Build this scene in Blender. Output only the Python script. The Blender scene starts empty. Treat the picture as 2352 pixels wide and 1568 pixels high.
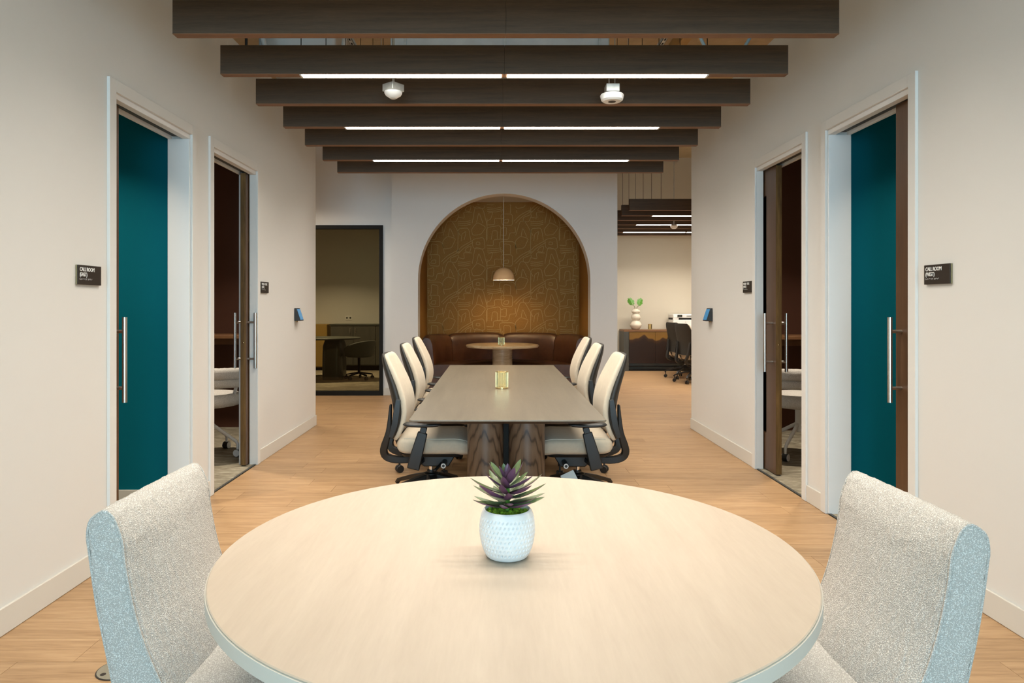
import bpy, bmesh, math, random
from mathutils import Vector, Matrix, noise as mnoise

random.seed(7)
PI = math.pi
scene = bpy.context.scene
COL = scene.collection

# ---------------------------------------------------------------- camera
cam_d = bpy.data.cameras.new('camera')
cam = bpy.data.objects.new('camera', cam_d)
COL.objects.link(cam)
cam.location = (0, 0, 1.33)
cam.rotation_euler = (PI / 2, 0, 0)
cam_d.sensor_width = 36.0
cam_d.lens = 24.0
cam_d.shift_x = 39 / 2352
cam_d.shift_y = -84 / 2352
cam_d.clip_start = 0.05
scene.camera = cam

# ---------------------------------------------------------------- world, daylight, exposure
w = bpy.data.worlds.new('world')
scene.world = w
w.use_nodes = True
w.node_tree.nodes['Background'].inputs[0].default_value = (0.62, 0.80, 1.0, 1)
w.node_tree.nodes['Background'].inputs[1].default_value = 0.3

DAY_COL = (0.50, 0.80, 1.0)
ld = bpy.data.lights.new('window_daylight', 'AREA')
ld.shape = 'RECTANGLE'
ld.size, ld.size_y = 4.0, 2.9
ld.energy = 270
ld.color = DAY_COL
lo = bpy.data.objects.new('window_daylight', ld)
COL.objects.link(lo)
lo.location = (0.065, -5.9, 1.65)
lo.rotation_euler = (PI / 2, 0, 0)

vs = scene.view_settings
vs.view_transform = 'Standard'
vs.look = 'None'
vs.gamma = 1
vs.use_curve_mapping = False
vs.exposure = 0.85
LED = 9.0            # radiance of the visible diffusers
LED_W = 8.5           # watts of each half strip
LED_SPREAD = math.radians(132)
LED_COL = (1.0, 0.925, 0.815)
scene.cycles.max_bounces = 6
scene.cycles.diffuse_bounces = 3
scene.cycles.glossy_bounces = 3
scene.cycles.use_adaptive_sampling = True
scene.cycles.adaptive_threshold = 0.06
scene.cycles.sample_clamp_indirect = 6
scene.cycles.caustics_reflective = False
scene.cycles.caustics_refractive = False

# ---------------------------------------------------------------- helpers
def S(r, g, b):
    def f(c):
        c /= 255
        return c / 12.92 if c <= .04045 else ((c + .055) / 1.055) ** 2.4
    return (f(r), f(g), f(b), 1)

def lin(*c):
    return tuple(c) + (1,)

class MB:
    """collects polygons, then links them as one mesh object"""
    def __init__(self):
        self.v, self.f = [], []

    def add(self, vs_, fs):
        o = len(self.v)
        self.v += [tuple(p) for p in vs_]
        self.f += [tuple(i + o for i in q) for q in fs]
        return self

    def box(self, x0, x1, y0, y1, z0, z1):
        x0, x1 = min(x0, x1), max(x0, x1)
        y0, y1 = min(y0, y1), max(y0, y1)
        z0, z1 = min(z0, z1), max(z0, z1)
        return self.add([(x0, y0, z0), (x1, y0, z0), (x1, y1, z0), (x0, y1, z0),
                         (x0, y0, z1), (x1, y0, z1), (x1, y1, z1), (x0, y1, z1)],
                        [(0, 3, 2, 1), (4, 5, 6, 7), (0, 1, 5, 4), (1, 2, 6, 5), (2, 3, 7, 6), (3, 0, 4, 7)])

    def loft(self, rings, caps=True, closed=False):
        n = len(rings[0])
        vs_, fs = [], []
        for r in rings:
            vs_ += r
        m = len(rings)
        for i in range(m if closed else m - 1):
            a, b = i * n, ((i + 1) % m) * n
            for j in range(n):
                k = (j + 1) % n
                fs.append((a + j, a + k, b + k, b + j))
        if caps and not closed:
            fs.append(tuple(range(n - 1, -1, -1)))
            fs.append(tuple(range((m - 1) * n, m * n)))
        return self.add(vs_, fs)

    def lathe(self, prof, c=(0, 0, 0), n=32, caps=True):
        rings = []
        for r, z in prof:
            rings.append([(c[0] + r * math.cos(2 * PI * j / n), c[1] + r * math.sin(2 * PI * j / n), c[2] + z) for j in range(n)])
        return self.loft(rings, caps)

    def tube(self, pts, r, n=10, caps=True):
        pts = [Vector(p) for p in pts]
        rs = r if isinstance(r, (list, tuple)) else [r] * len(pts)
        rings = []
        up = None
        for i, p in enumerate(pts):
            t = (pts[min(i + 1, len(pts) - 1)] - pts[max(i - 1, 0)]).normalized()
            if up is None:
                up = Vector((0, 0, 1)) if abs(t.z) < .9 else Vector((1, 0, 0))
            a = t.cross(up).normalized()
            b = a.cross(t).normalized()
            up = b
            rings.append([tuple(p + (a * math.cos(2 * PI * j / n) + b * math.sin(2 * PI * j / n)) * rs[i]) for j in range(n)])
        return self.loft(rings, caps)

    def bar(self, pts, w, h, side=(0, 1, 0)):
        """rectangular section swept along pts; w along 'side', h across"""
        pts = [Vector(p) for p in pts]
        s = Vector(side).normalized()
        rings = []
        for i, p in enumerate(pts):
            t = (pts[min(i + 1, len(pts) - 1)] - pts[max(i - 1, 0)]).normalized()
            u = t.cross(s).normalized()
            ww = w[i] if isinstance(w, (list, tuple)) else w
            hh = h[i] if isinstance(h, (list, tuple)) else h
            rings.append([tuple(p + s * a * ww / 2 + u * b * hh / 2) for a, b in ((-1, -1), (1, -1), (1, 1), (-1, 1))])
        return self.loft(rings)

    def prism(self, pts, axis, a, b):
        """polygon in the plane across axis, extruded from a to b"""
        def P(p, t):
            return {'x': (t, p[0], p[1]), 'y': (p[0], t, p[1]), 'z': (p[0], p[1], t)}[axis]
        return self.loft([[P(p, a) for p in pts], [P(p, b) for p in pts]])

    def build(self, name, m=None, parent=None, bevel=0, seg=2, smooth=True, ang=0.6, sub=0, weld=False):
        me = bpy.data.meshes.new(name)
        me.from_pydata(self.v, [], self.f)
        me.validate()
        bm = bmesh.new()
        bm.from_mesh(me)
        if weld:
            bmesh.ops.remove_doubles(bm, verts=bm.verts, dist=2e-5)
        bmesh.ops.recalc_face_normals(bm, faces=bm.faces)
        bm.to_mesh(me)
        bm.free()
        if smooth:
            me.shade_smooth()
            me.set_sharp_from_angle(angle=ang)
        if m:
            me.materials.append(m)
        o = bpy.data.objects.new(name, me)
        COL.objects.link(o)
        o.parent = parent
        if bevel:
            md = o.modifiers.new('bevel', 'BEVEL')
            md.width, md.segments, md.limit_method, md.angle_limit = bevel, seg, 'ANGLE', 0.7
            md.harden_normals = False
        if sub:
            md = o.modifiers.new('subdivision', 'SUBSURF')
            md.levels = md.render_levels = sub
        return o

def B(x0, x1, y0, y1, z0, z1):
    return MB().box(x0, x1, y0, y1, z0, z1)

def tag(o, label, cat, group=None):
    o['label'], o['category'] = label, cat
    if group:
        o['group'] = group
    return o

def struct(o):
    o['kind'] = 'structure'
    return o

def empty(name, loc=(0, 0, 0), rz=0):
    o = bpy.data.objects.new(name, None)
    o.empty_display_size = .1
    COL.objects.link(o)
    o.location = loc
    o.rotation_euler = (0, 0, rz)
    return o

def copy_tree(o, parent=None):
    c = o.copy()
    COL.objects.link(c)
    if parent is not None:
        c.parent = parent
    for ch in list(o.children):
        copy_tree(ch, c)
    return c

def superring(c, ax, ay, a, b, e=2.6, n=28):
    """superellipse ring round c in the plane of ax, ay"""
    c, ax, ay = Vector(c), Vector(ax), Vector(ay)
    out = []
    for j in range(n):
        t = 2 * PI * j / n
        ct, st = math.cos(t), math.sin(t)
        x = math.copysign(abs(ct) ** (2 / e), ct) * a
        y = math.copysign(abs(st) ** (2 / e), st) * b
        out.append(tuple(c + ax * x + ay * y))
    return out

# ---------------------------------------------------------------- materials
def nodes(name):
    m = bpy.data.materials.new(name)
    m.use_nodes = True
    nt = m.node_tree
    return m, nt, nt.nodes['Principled BSDF']

def N(nt, kind, **kw):
    n = nt.nodes.new(kind)
    for k, v in kw.items():
        setattr(n, k, v)
    return n

def ramp(nt, stops):
    r = N(nt, 'ShaderNodeValToRGB')
    el = r.color_ramp.elements
    while len(el) < len(stops):
        el.new(0.5)
    for e, (p, c) in zip(el, stops):
        e.position, e.color = p, c
    return r

def coords(nt, scale=(1, 1, 1), src='Object', rot=(0, 0, 0)):
    tc = N(nt, 'ShaderNodeTexCoord')
    mp = N(nt, 'ShaderNodeMapping')
    mp.inputs['Scale'].default_value = scale
    mp.inputs['Rotation'].default_value = rot
    nt.links.new(tc.outputs[src], mp.inputs['Vector'])
    return mp.outputs[0]

def noise_tex(nt, vec, scale, detail=3, rough=.55, dist=0):
    n = N(nt, 'ShaderNodeTexNoise')
    n.inputs['Scale'].default_value = scale
    n.inputs['Detail'].default_value = detail
    n.inputs['Roughness'].default_value = rough
    n.inputs['Distortion'].default_value = dist
    if vec is not None:
        nt.links.new(vec, n.inputs['Vector'])
    return n

def bump(nt, b, height, strength, dist=.01):
    bp = N(nt, 'ShaderNodeBump')
    bp.inputs['Strength'].default_value = strength
    bp.inputs['Distance'].default_value = dist
    nt.links.new(height, bp.inputs['Height'])
    nt.links.new(bp.outputs[0], b.inputs['Normal'])

def plain(name, col, rough=.5, metal=0, bumps=None, vary=0, vscale=6, spec=.5, coat=0, emit=0, ecol=None, sheen=0):
    m, nt, b = nodes(name)
    b.inputs['Base Color'].default_value = col
    b.inputs['Roughness'].default_value = rough
    b.inputs['Metallic'].default_value = metal
    b.inputs['Specular IOR Level'].default_value = spec
    b.inputs['Coat Weight'].default_value = coat
    if sheen:
        b.inputs['Sheen Weight'].default_value = sheen
    vec = coords(nt)
    if vary:
        n = noise_tex(nt, vec, vscale, 4)
        lo_ = tuple(c * (1 - vary) for c in col[:3]) + (1,)
        hi_ = tuple(min(1, c * (1 + vary)) for c in col[:3]) + (1,)
        r = ramp(nt, [(.3, lo_), (.7, hi_)])
        nt.links.new(n.outputs['Fac'], r.inputs[0])
        nt.links.new(r.outputs[0], b.inputs['Base Color'])
    if bumps:
        n = noise_tex(nt, vec, bumps[0], bumps[2] if len(bumps) > 2 else 3)
        bump(nt, b, n.outputs['Fac'], bumps[1], bumps[3] if len(bumps) > 3 else .005)
    if emit:
        b.inputs['Emission Color'].default_value = ecol or col
        b.inputs['Emission Strength'].default_value = emit
    return m

def wood(name, ca, cb, rough=.45, scale=(1, 12, 12), fine=60, dist=1.2, coat=0, cmid=None, bstr=.08, rot=(0, 0, 0), contrast=(.32, .7), spec=.5):
    m, nt, b = nodes(name)
    vec = coords(nt, scale, rot=rot)
    n1 = noise_tex(nt, vec, 1.6, 6, .6, dist)
    n2 = noise_tex(nt, vec, fine / 6, 3, .6, .2)
    mx = N(nt, 'ShaderNodeMix', data_type='FLOAT')
    mx.inputs['Factor'].default_value = .35
    nt.links.new(n1.outputs['Fac'], mx.inputs['A'])
    nt.links.new(n2.outputs['Fac'], mx.inputs['B'])
    st = [(contrast[0], ca), (contrast[1], cb)]
    if cmid:
        st.insert(1, ((contrast[0] + contrast[1]) / 2, cmid))
    r = ramp(nt, st)
    nt.links.new(mx.outputs['Result'], r.inputs[0])
    nt.links.new(r.outputs[0], b.inputs['Base Color'])
    b.inputs['Roughness'].default_value = rough
    b.inputs['Coat Weight'].default_value = coat
    b.inputs['Coat Roughness'].default_value = .3
    b.inputs['Specular IOR Level'].default_value = spec
    bump(nt, b, n2.outputs['Fac'], bstr, .004)
    return m

M = {}
M['wall'] = plain('wall_paint', lin(.715, .70, .665), .75)
M['wall_far'] = plain('wall_paint_far', lin(.72, .655, .53), .75)
M['wall_white'] = plain('wall_paint_white', lin(.765, .76, .745), .75)
M['trim'] = plain('trim_paint', lin(.78, .77, .75), .45, spec=.35)
M['baseboard'] = plain('baseboard_vinyl', lin(.66, .63, .57), .55)
M['teal'] = plain('teal_paint', lin(.001, .125, .17), .8, spec=.08)
M['brownwall'] = plain('brown_panel', lin(.105, .048, .031), .8, spec=.1)
M['ceiling'] = plain('ceiling_deck', lin(.48, .37, .22), .8, vary=.1)
M['duct'] = plain('duct_metal', lin(.70, .70, .67), .5, vary=.08)
M['steel'] = plain('brushed_steel', lin(.66, .63, .58), .28, 1, bumps=(250, .03))
M['chrome'] = plain('chrome', lin(.75, .75, .75), .12, 1)
M['galv'] = plain('galvanised', lin(.62, .62, .58), .45, .7, vary=.1, vscale=25)
M['black'] = plain('black_plastic', lin(.014, .013, .012), .42, bumps=(300, .06))
M['blackmetal'] = plain('black_frame_metal', lin(.010, .009, .007), .6, spec=.2)
M['darkshell'] = plain('charcoal_shell', lin(.022, .019, .015), .5, bumps=(400, .08))
M['cream'] = plain('cream_upholstery', lin(.615, .525, .40), .8, bumps=(500, .12), vary=.04, vscale=40, sheen=.1)
M['creamvinyl'] = plain('cream_vinyl_side', lin(.72, .67, .57), .55, bumps=(400, .08))
M['white_plastic'] = plain('white_plastic', lin(.82, .81, .78), .4)
M['white_metal'] = plain('white_powder_coat', lin(.80, .79, .76), .4)
M['glassdark'] = None
M['brass'] = plain('brass', lin(.86, .66, .32), .25, 1)
M['ceramic'] = plain('cream_ceramic', lin(.78, .70, .57), .45, vary=.05)
M['potwhite'] = plain('white_pot', lin(.78, .77, .75), .6, vary=.03, vscale=40)
M['moss'] = plain('moss', lin(.22, .42, .015), .9, bumps=(180, .9, 4, .01), vary=.45, vscale=90)
M['sign'] = plain('sign_plate', lin(.022, .014, .009), .5)
M['signedge'] = plain('sign_backer', lin(.22, .18, .09), .5)
M['letter'] = plain('white_lettering', lin(.85, .84, .80), .5)
M['screen'] = plain('screen', lin(.02, .09, .17), .15, emit=.35, ecol=lin(.05, .25, .48))
M['pendant'] = plain('pendant_shade', lin(.86, .53, .26), .55)
M['pendant_in'] = plain('pendant_inside', lin(.85, .78, .65), .6)
M['cord'] = plain('cord', lin(.62, .56, .45), .6)
M['bulb'] = plain('bulb', lin(1, .85, .6), .5, emit=150, ecol=lin(1, .74, .42))
M['led'] = plain('led_diffuser', lin(1, .95, .88), .5, emit=LED, ecol=LED_COL + (1,))
M['oak_light'] = wood('maple_top', lin(.485, .392, .302), lin(.565, .467, .367), .42, (10, 1.2, 10), 60, .3, rot=(0, 0, math.radians(-24)), bstr=.02)
M['maple_edge'] = plain('maple_edge', lin(.62, .57, .49), .5)
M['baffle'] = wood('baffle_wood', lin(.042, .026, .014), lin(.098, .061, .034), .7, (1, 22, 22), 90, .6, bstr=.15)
M['underside_bounce'] = wood('baffle_bounce_tint', lin(.15, .068, .028), lin(.24, .115, .05), .6, (1, 22, 22), 90, .6)  # baffle wood made warmer and lighter: floor bounce painted into the colour
M['door'] = wood('door_walnut', lin(.075, .036, .015), lin(.115, .058, .026), .42, (14, 14, 1), 60, .8, bstr=.05)
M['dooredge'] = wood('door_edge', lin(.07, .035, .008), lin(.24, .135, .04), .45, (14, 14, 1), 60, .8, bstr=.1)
M['conf'] = wood('conference_top', lin(.145, .122, .088), lin(.20, .170, .125), .34, (14, 1, 14), 80, .3, bstr=.03, coat=.15)
M['confedge'] = plain('conference_edge', lin(.045, .028, .018), .4)
M['ledge'] = wood('ledge_wood', lin(.16, .07, .03), lin(.24, .12, .05), .45, (1, 12, 12), 60, .5)
M['darkcab'] = wood('dark_cabinet', lin(.05, .05, .042), lin(.075, .072, .06), .5, (12, 12, 1), 60, .5)
M['darktable'] = plain('dark_table', lin(.05, .055, .045), .35)
M['tubchair'] = plain('dark_tub_upholstery', lin(.055, .06, .052), .7, bumps=(400, .1))
M['ochre'] = plain('ochre_panel', lin(.30, .19, .045), .55)
M['leaf_green'] = plain('leaf_green', lin(.10, .30, .03), .45, vary=.4, vscale=60)
M['stem'] = plain('stem', lin(.14, .15, .05), .6)
M['rubber'] = plain('threshold', lin(.05, .05, .045), .6)
M['redplastic'] = plain('red_plastic', lin(.5, .02, .02), .4)
M['desk'] = plain('white_laminate', lin(.80, .78, .73), .35)
M['paper'] = plain('tag_paper', lin(.62, .72, .76), .6)
M['insul'] = plain('kraft', lin(.45, .28, .10), .7)

def glass_mat(name, tint, refl=.12):
    m, nt, b = nodes(name)
    nt.nodes.remove(b)
    out = nt.nodes['Material Output']
    tr = N(nt, 'ShaderNodeBsdfTransparent')
    tr.inputs[0].default_value = tint
    gl = N(nt, 'ShaderNodeBsdfGlossy')
    gl.inputs['Roughness'].default_value = .02
    fr = N(nt, 'ShaderNodeFresnel')
    fr.inputs['IOR'].default_value = 1.45
    mx = N(nt, 'ShaderNodeMixShader')
    nt.links.new(fr.outputs[0], mx.inputs[0])
    nt.links.new(tr.outputs[0], mx.inputs[1])
    nt.links.new(gl.outputs[0], mx.inputs[2])
    nt.links.new(mx.outputs[0], out.inputs[0])
    return m
M['tint'] = glass_mat('tinted_glass', lin(.74, .69, .56))
M['clear'] = glass_mat('clear_glass', lin(.92, .94, .93))
M['tealglass'] = glass_mat('green_glass', lin(.25, .50, .50))
M['amber'] = glass_mat('amber_glass', lin(.93, .84, .58))

def floor_mat():
    m, nt, b = nodes('oak_plank')
    tc = N(nt, 'ShaderNodeTexCoord')
    oi = N(nt, 'ShaderNodeObjectInfo')
    ge = N(nt, 'ShaderNodeNewGeometry')
    ad = N(nt, 'ShaderNodeMath', operation='ADD')
    nt.links.new(oi.outputs['Random'], ad.inputs[0])
    nt.links.new(ge.outputs['Random Per Island'], ad.inputs[1])
    fr = N(nt, 'ShaderNodeMath', operation='FRACT')
    nt.links.new(ad.outputs[0], fr.inputs[0])
    mu = N(nt, 'ShaderNodeMath', operation='MULTIPLY')
    mu.inputs[1].default_value = 37.0
    nt.links.new(fr.outputs[0], mu.inputs[0])
    mp = N(nt, 'ShaderNodeMapping')
    mp.inputs['Scale'].default_value = (.9, 15, 1)
    nt.links.new(tc.outputs['Object'], mp.inputs['Vector'])
    cb = N(nt, 'ShaderNodeCombineXYZ')
    for i in range(3):
        nt.links.new(mu.outputs[0], cb.inputs[i])
    va = N(nt, 'ShaderNodeVectorMath', operation='ADD')
    nt.links.new(mp.outputs[0], va.inputs[0])
    nt.links.new(cb.outputs[0], va.inputs[1])
    vec = va.outputs[0]
    n1 = noise_tex(nt, vec, 1.5, 6, .6, 1.4)
    n2 = noise_tex(nt, vec, 9, 4, .6, .3)
    mx = N(nt, 'ShaderNodeMix', data_type='FLOAT')
    mx.inputs['Factor'].default_value = .42
    nt.links.new(n1.outputs['Fac'], mx.inputs['A'])
    nt.links.new(n2.outputs['Fac'], mx.inputs['B'])
    r = ramp(nt, [(.26, lin(.16, .085, .036)), (.37, lin(.325, .187, .090)), (.53, lin(.44, .272, .140)), (.72, lin(.53, .345, .19))])
    nt.links.new(mx.outputs['Result'], r.inputs[0])
    hs = N(nt, 'ShaderNodeHueSaturation')
    vr = N(nt, 'ShaderNodeMapRange')
    vr.inputs['To Min'].default_value = .94
    vr.inputs['To Max'].default_value = 1.05
    nt.links.new(fr.outputs[0], vr.inputs['Value'])
    nt.links.new(vr.outputs[0], hs.inputs['Value'])
    nt.links.new(r.outputs[0], hs.inputs['Color'])
    nt.links.new(hs.outputs[0], b.inputs['Base Color'])
    b.inputs['Roughness'].default_value = .42
    b.inputs['Specular IOR Level'].default_value = .35
    bump(nt, b, n2.outputs['Fac'], .06, .003)
    return m
M['plank'] = floor_mat()

def carpet_mat():
    m, nt, b = nodes('carpet')
    v = coords(nt, (2.5, 9, 1), rot=(0, 0, .35))
    n1 = noise_tex(nt, v, 1.6, 5, .65, 1.6)
    n2 = noise_tex(nt, coords(nt), 220, 2)
    r = ramp(nt, [(.35, lin(.16, .13, .085)), (.52, lin(.27, .235, .165)), (.66, lin(.42, .38, .29))])
    nt.links.new(n1.outputs['Fac'], r.inputs[0])
    nt.links.new(r.outputs[0], b.inputs['Base Color'])
    b.inputs['Roughness'].default_value = .95
    bump(nt, b, n2.outputs['Fac'], .5, .004)
    return m
M['carpet'] = carpet_mat()

def boucle_mat():
    m, nt, b = nodes('boucle')
    v = coords(nt)
    vo = N(nt, 'ShaderNodeTexVoronoi')
    vo.inputs['Scale'].default_value = 330
    nt.links.new(v, vo.inputs['Vector'])
    n2 = noise_tex(nt, v, 210, 2, .6, 1.5)
    ad = N(nt, 'ShaderNodeMath', operation='SUBTRACT')
    nt.links.new(n2.outputs['Fac'], ad.inputs[0])
    nt.links.new(vo.outputs['Distance'], ad.inputs[1])
    r = ramp(nt, [(.0, lin(.50, .47, .43)), (.25, lin(.78, .75, .70)), (.5, lin(.89, .865, .82))])
    nt.links.new(ad.outputs[0], r.inputs[0])
    nt.links.new(r.outputs[0], b.inputs['Base Color'])
    b.inputs['Roughness'].default_value = .95
    b.inputs['Specular IOR Level'].default_value = .2
    bump(nt, b, ad.outputs[0], .55, .004)
    return m
M['boucle'] = boucle_mat()

def leather_mat():
    m, nt, b = nodes('brown_leather')
    v = coords(nt)
    n1 = noise_tex(nt, v, 5, 4)
    n2 = noise_tex(nt, v, 160, 3)
    r = ramp(nt, [(.3, lin(.050, .017, .006)), (.7, lin(.095, .036, .014))])
    nt.links.new(n1.outputs['Fac'], r.inputs[0])
    nt.links.new(r.outputs[0], b.inputs['Base Color'])
    b.inputs['Roughness'].default_value = .42
    bump(nt, b, n2.outputs['Fac'], .12, .003)
    return m
M['leather'] = leather_mat()

def travertine_mat():
    m, nt, b = nodes('travertine')
    v = coords(nt, (2, 2, 22))
    n1 = noise_tex(nt, v, 1.8, 6, .7, .8)
    r = ramp(nt, [(.3, lin(.26, .17, .085)), (.5, lin(.50, .38, .23)), (.7, lin(.64, .52, .36))])
    nt.links.new(n1.outputs['Fac'], r.inputs[0])
    nt.links.new(r.outputs[0], b.inputs['Base Color'])
    b.inputs['Roughness'].default_value = .35
    bump(nt, b, n1.outputs['Fac'], .15, .004)
    return m
M['travertine'] = travertine_mat()

def drum_mat():
    m, nt, b = nodes('drum_walnut')
    v = coords(nt, (5, 5, 1.1))
    n0 = noise_tex(nt, v, 1.6, 3, .5, .6)
    wv = N(nt, 'ShaderNodeTexWave', wave_type='RINGS', rings_direction='Y')
    wv.inputs['Scale'].default_value = 2.6
    wv.inputs['Distortion'].default_value = 5.5
    wv.inputs['Detail'].default_value = 2.5
    wv.inputs['Detail Scale'].default_value = 1.4
    nt.links.new(v, wv.inputs['Vector'])
    r = ramp(nt, [(.0, lin(.055, .030, .017)), (.12, lin(.115, .066, .036)), (.25, lin(.16, .097, .056)), (1, lin(.20, .127, .077))])
    nt.links.new(wv.outputs['Fac'], r.inputs[0])
    n2 = noise_tex(nt, coords(nt, (60, 60, 3)), 1.5, 3)
    mx = N(nt, 'ShaderNodeMix', data_type='RGBA', blend_type='MULTIPLY')
    mx.inputs['Factor'].default_value = .35
    nt.links.new(r.outputs[0], mx.inputs['A'])
    nt.links.new(n2.outputs['Fac'], mx.inputs['B'])
    nt.links.new(mx.outputs['Result'], b.inputs['Base Color'])
    b.inputs['Roughness'].default_value = .38
    return m
M['drum'] = drum_mat()

def wallpaper_mat():
    m, nt, b = nodes('wallpaper')
    v = coords(nt)
    n1 = noise_tex(nt, v, 60, 4)
    r = ramp(nt, [(.3, lin(.295, .146, .034)), (.7, lin(.355, .182, .050))])
    nt.links.new(n1.outputs['Fac'], r.inputs[0])
    nt.links.new(r.outputs[0], b.inputs['Base Color'])
    b.inputs['Roughness'].default_value = .7
    b.inputs['Specular IOR Level'].default_value = .12
    bump(nt, b, n1.outputs['Fac'], .15, .003)
    return m
M['wallpaper'] = wallpaper_mat()
M['wallprint'] = plain('wallpaper_line', lin(.47, .31, .11), .6, spec=.15)

def succulent_mat():
    m, nt, b = nodes('succulent_leaf')
    ge = N(nt, 'ShaderNodeNewGeometry')
    oi = N(nt, 'ShaderNodeObjectInfo')
    n1 = noise_tex(nt, coords(nt), 30, 2)
    rg = ramp(nt, [(.3, lin(.05, .10, .05)), (.7, lin(.17, .21, .08))])
    rp = ramp(nt, [(.3, lin(.07, .024, .06)), (.7, lin(.14, .052, .105))])
    nt.links.new(n1.outputs['Fac'], rg.inputs[0])
    nt.links.new(n1.outputs['Fac'], rp.inputs[0])
    mx = N(nt, 'ShaderNodeMix', data_type='RGBA')
    nt.links.new(ge.outputs['Backfacing'], mx.inputs['Factor'])
    nt.links.new(rg.outputs[0], mx.inputs['A'])
    nt.links.new(rp.outputs[0], mx.inputs['B'])
    nt.links.new(mx.outputs['Result'], b.inputs['Base Color'])
    b.inputs['Roughness'].default_value = .4
    return m
M['succulent'] = succulent_mat()

def dyed_door_mat():
    m, nt, b = nodes('dyed_metal_door')
    tc = N(nt, 'ShaderNodeTexCoord')
    sp = N(nt, 'ShaderNodeSeparateXYZ')
    nt.links.new(tc.outputs['Object'], sp.inputs[0])
    cx = N(nt, 'ShaderNodeCombineXYZ')
    nt.links.new(sp.outputs['X'], cx.inputs[0])
    n1 = noise_tex(nt, cx.outputs[0], 3.2, 2, .4)
    mu = N(nt, 'ShaderNodeMath', operation='MULTIPLY_ADD')
    mu.inputs[1].default_value = -.42
    nt.links.new(n1.outputs['Fac'], mu.inputs[0])
    nt.links.new(sp.outputs['Z'], mu.inputs[2])
    r = ramp(nt, [(.36, lin(.018, .007, .004)), (.43, lin(.05, .02, .006)), (.455, lin(.21, .105, .018)), (.6, lin(.17, .085, .016))])
    nt.links.new(mu.outputs[0], r.inputs[0])
    nt.links.new(r.outputs[0], b.inputs['Base Color'])
    b.inputs['Roughness'].default_value = .4
    return m
M['dyed'] = dyed_door_mat()

# ---------------------------------------------------------------- measures of the place
XL, XR = -1.988, 2.117          # corridor wall faces
XLB, XRB = -2.130, 2.261        # backs of those walls
WH = 3.35                       # wall height
DECK = 4.4
YB = -6.0                       # window wall behind the camera
YLE, YRE = 7.566, 7.36          # ends of the corridor walls
DH = 2.44
DL1, DL2 = (3.558, 4.453), (4.796, 5.678)
DR1, DR2 = (3.476, 4.345), (4.682, 5.523)
YA = 9.80                       # arch wall
YG = 10.03                      # glazed wall
YFAR = 14.25
CX = .0645

# ---------------------------------------------------------------- structure: floor
fl = struct(B(-5.1, 6.1, YB - .1, YFAR + .1, -.12, -.012).build('floor', M['rubber'], smooth=False))
PWD, PLN = .178, 1.22
full_mesh = None
plank_cache = {}
def plank_mesh(x0, x1):
    L = round(x1 - x0, 3)
    if L not in plank_cache:
        mb = MB().box(-L / 2 + .0008, L / 2 - .0008, -PWD / 2 + .0008, PWD / 2 - .0008, -.012, 0)
        me = bpy.data.meshes.new('plank')
        me.from_pydata(mb.v, [], mb.f)
        me.materials.append(M['plank'])
        plank_cache[L] = me
    return plank_cache[L]

far = MB()
row = 0
y = YB
rr = random.Random(3)
while y < YFAR:
    xa, xb = (XL + .001, XR - .001) if y + PWD < YLE - .1 else (-5.0, 6.0)
    off = rr.choice([.0, .17, .33, .5, .66, .83]) * PLN
    x = xa - off
    while x < xb - .02:
        a, b_ = max(x, xa), min(x + PLN, xb)
        if b_ - a > .004:
            if 2.2 < y < 7.6 and y + PWD < YLE - .1:
                o = bpy.data.objects.new('plank', plank_mesh(a, b_))
                COL.objects.link(o)
                o.parent = fl
                o.location = ((a + b_) / 2, y + PWD / 2, 0)
            else:
                far.box(a + .0008, b_ - .0008, y + .0008, min(y + PWD, YFAR) - .0008, -.012, 0)
        x += PLN
    y += PWD
o = far.build('plank_field', M['plank'], fl, smooth=False)
o['kind'] = 'stuff'

# carpets of the side rooms (proud of the slab, level with the planks)
for nm, a in (('floor_booth_east', (-3.65, XL - .012, 2.5, 7.45)), ('floor_booth_west', (XR + .012, 3.75, 2.45, 7.25))):
    struct(B(a[0], a[1], a[2], a[3], -.012, .004).build(nm, M['carpet'], smooth=False))
struct(B(-4.95, -1.30, YG + .05, YFAR - .02, -.001, .006).build('floor_meeting_room', M['carpet'], smooth=False))

# ceiling deck
struct(B(-5.1, 6.1, YB - .1, YFAR + .1, DECK, DECK + .1).build('ceiling', M['ceiling'], smooth=False))

# ---------------------------------------------------------------- structure: walls
def side_wall(name, xf, xb, cav, doors, pockets, yend):
    """wall with door openings; pocket stretches are two skins with a slot between"""
    mb = MB()
    cuts = sorted({YB, yend} | {v for d in doors for v in d} | {v for p in pockets for v in p})
    for a, b_ in zip(cuts, cuts[1:]):
        mid = (a + b_) / 2
        if any(d[0] < mid < d[1] for d in doors):
            mb.box(xf, xb, a, b_, DH, WH)
        elif any(p[0] < mid < p[1] for p in pockets):
            mb.box(xf, cav[0], a, b_, 0, DH)
            mb.box(cav[1], xb, a, b_, 0, DH)
            mb.box(xf, xb, a, b_, DH, WH)
        else:
            mb.box(xf, xb, a, b_, 0, WH)
    return struct(mb.build(name, M['wall'], smooth=False))

CAVL, CAVR = (-2.042, -2.104), (2.170, 2.236)
PL1, PL2 = (2.64, DL1[0]), (DL2[1], 6.60)
PR1, PR2 = (2.56, DR1[0]), (DR2[1], 6.43)
wl = side_wall('wall_left', XL, XLB, CAVL, (DL1, DL2), (PL1, PL2), YLE)
wr = side_wall('wall_right', XR, XRB, CAVR, (DR1, DR2), (PR1, PR2), YRE)

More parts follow.
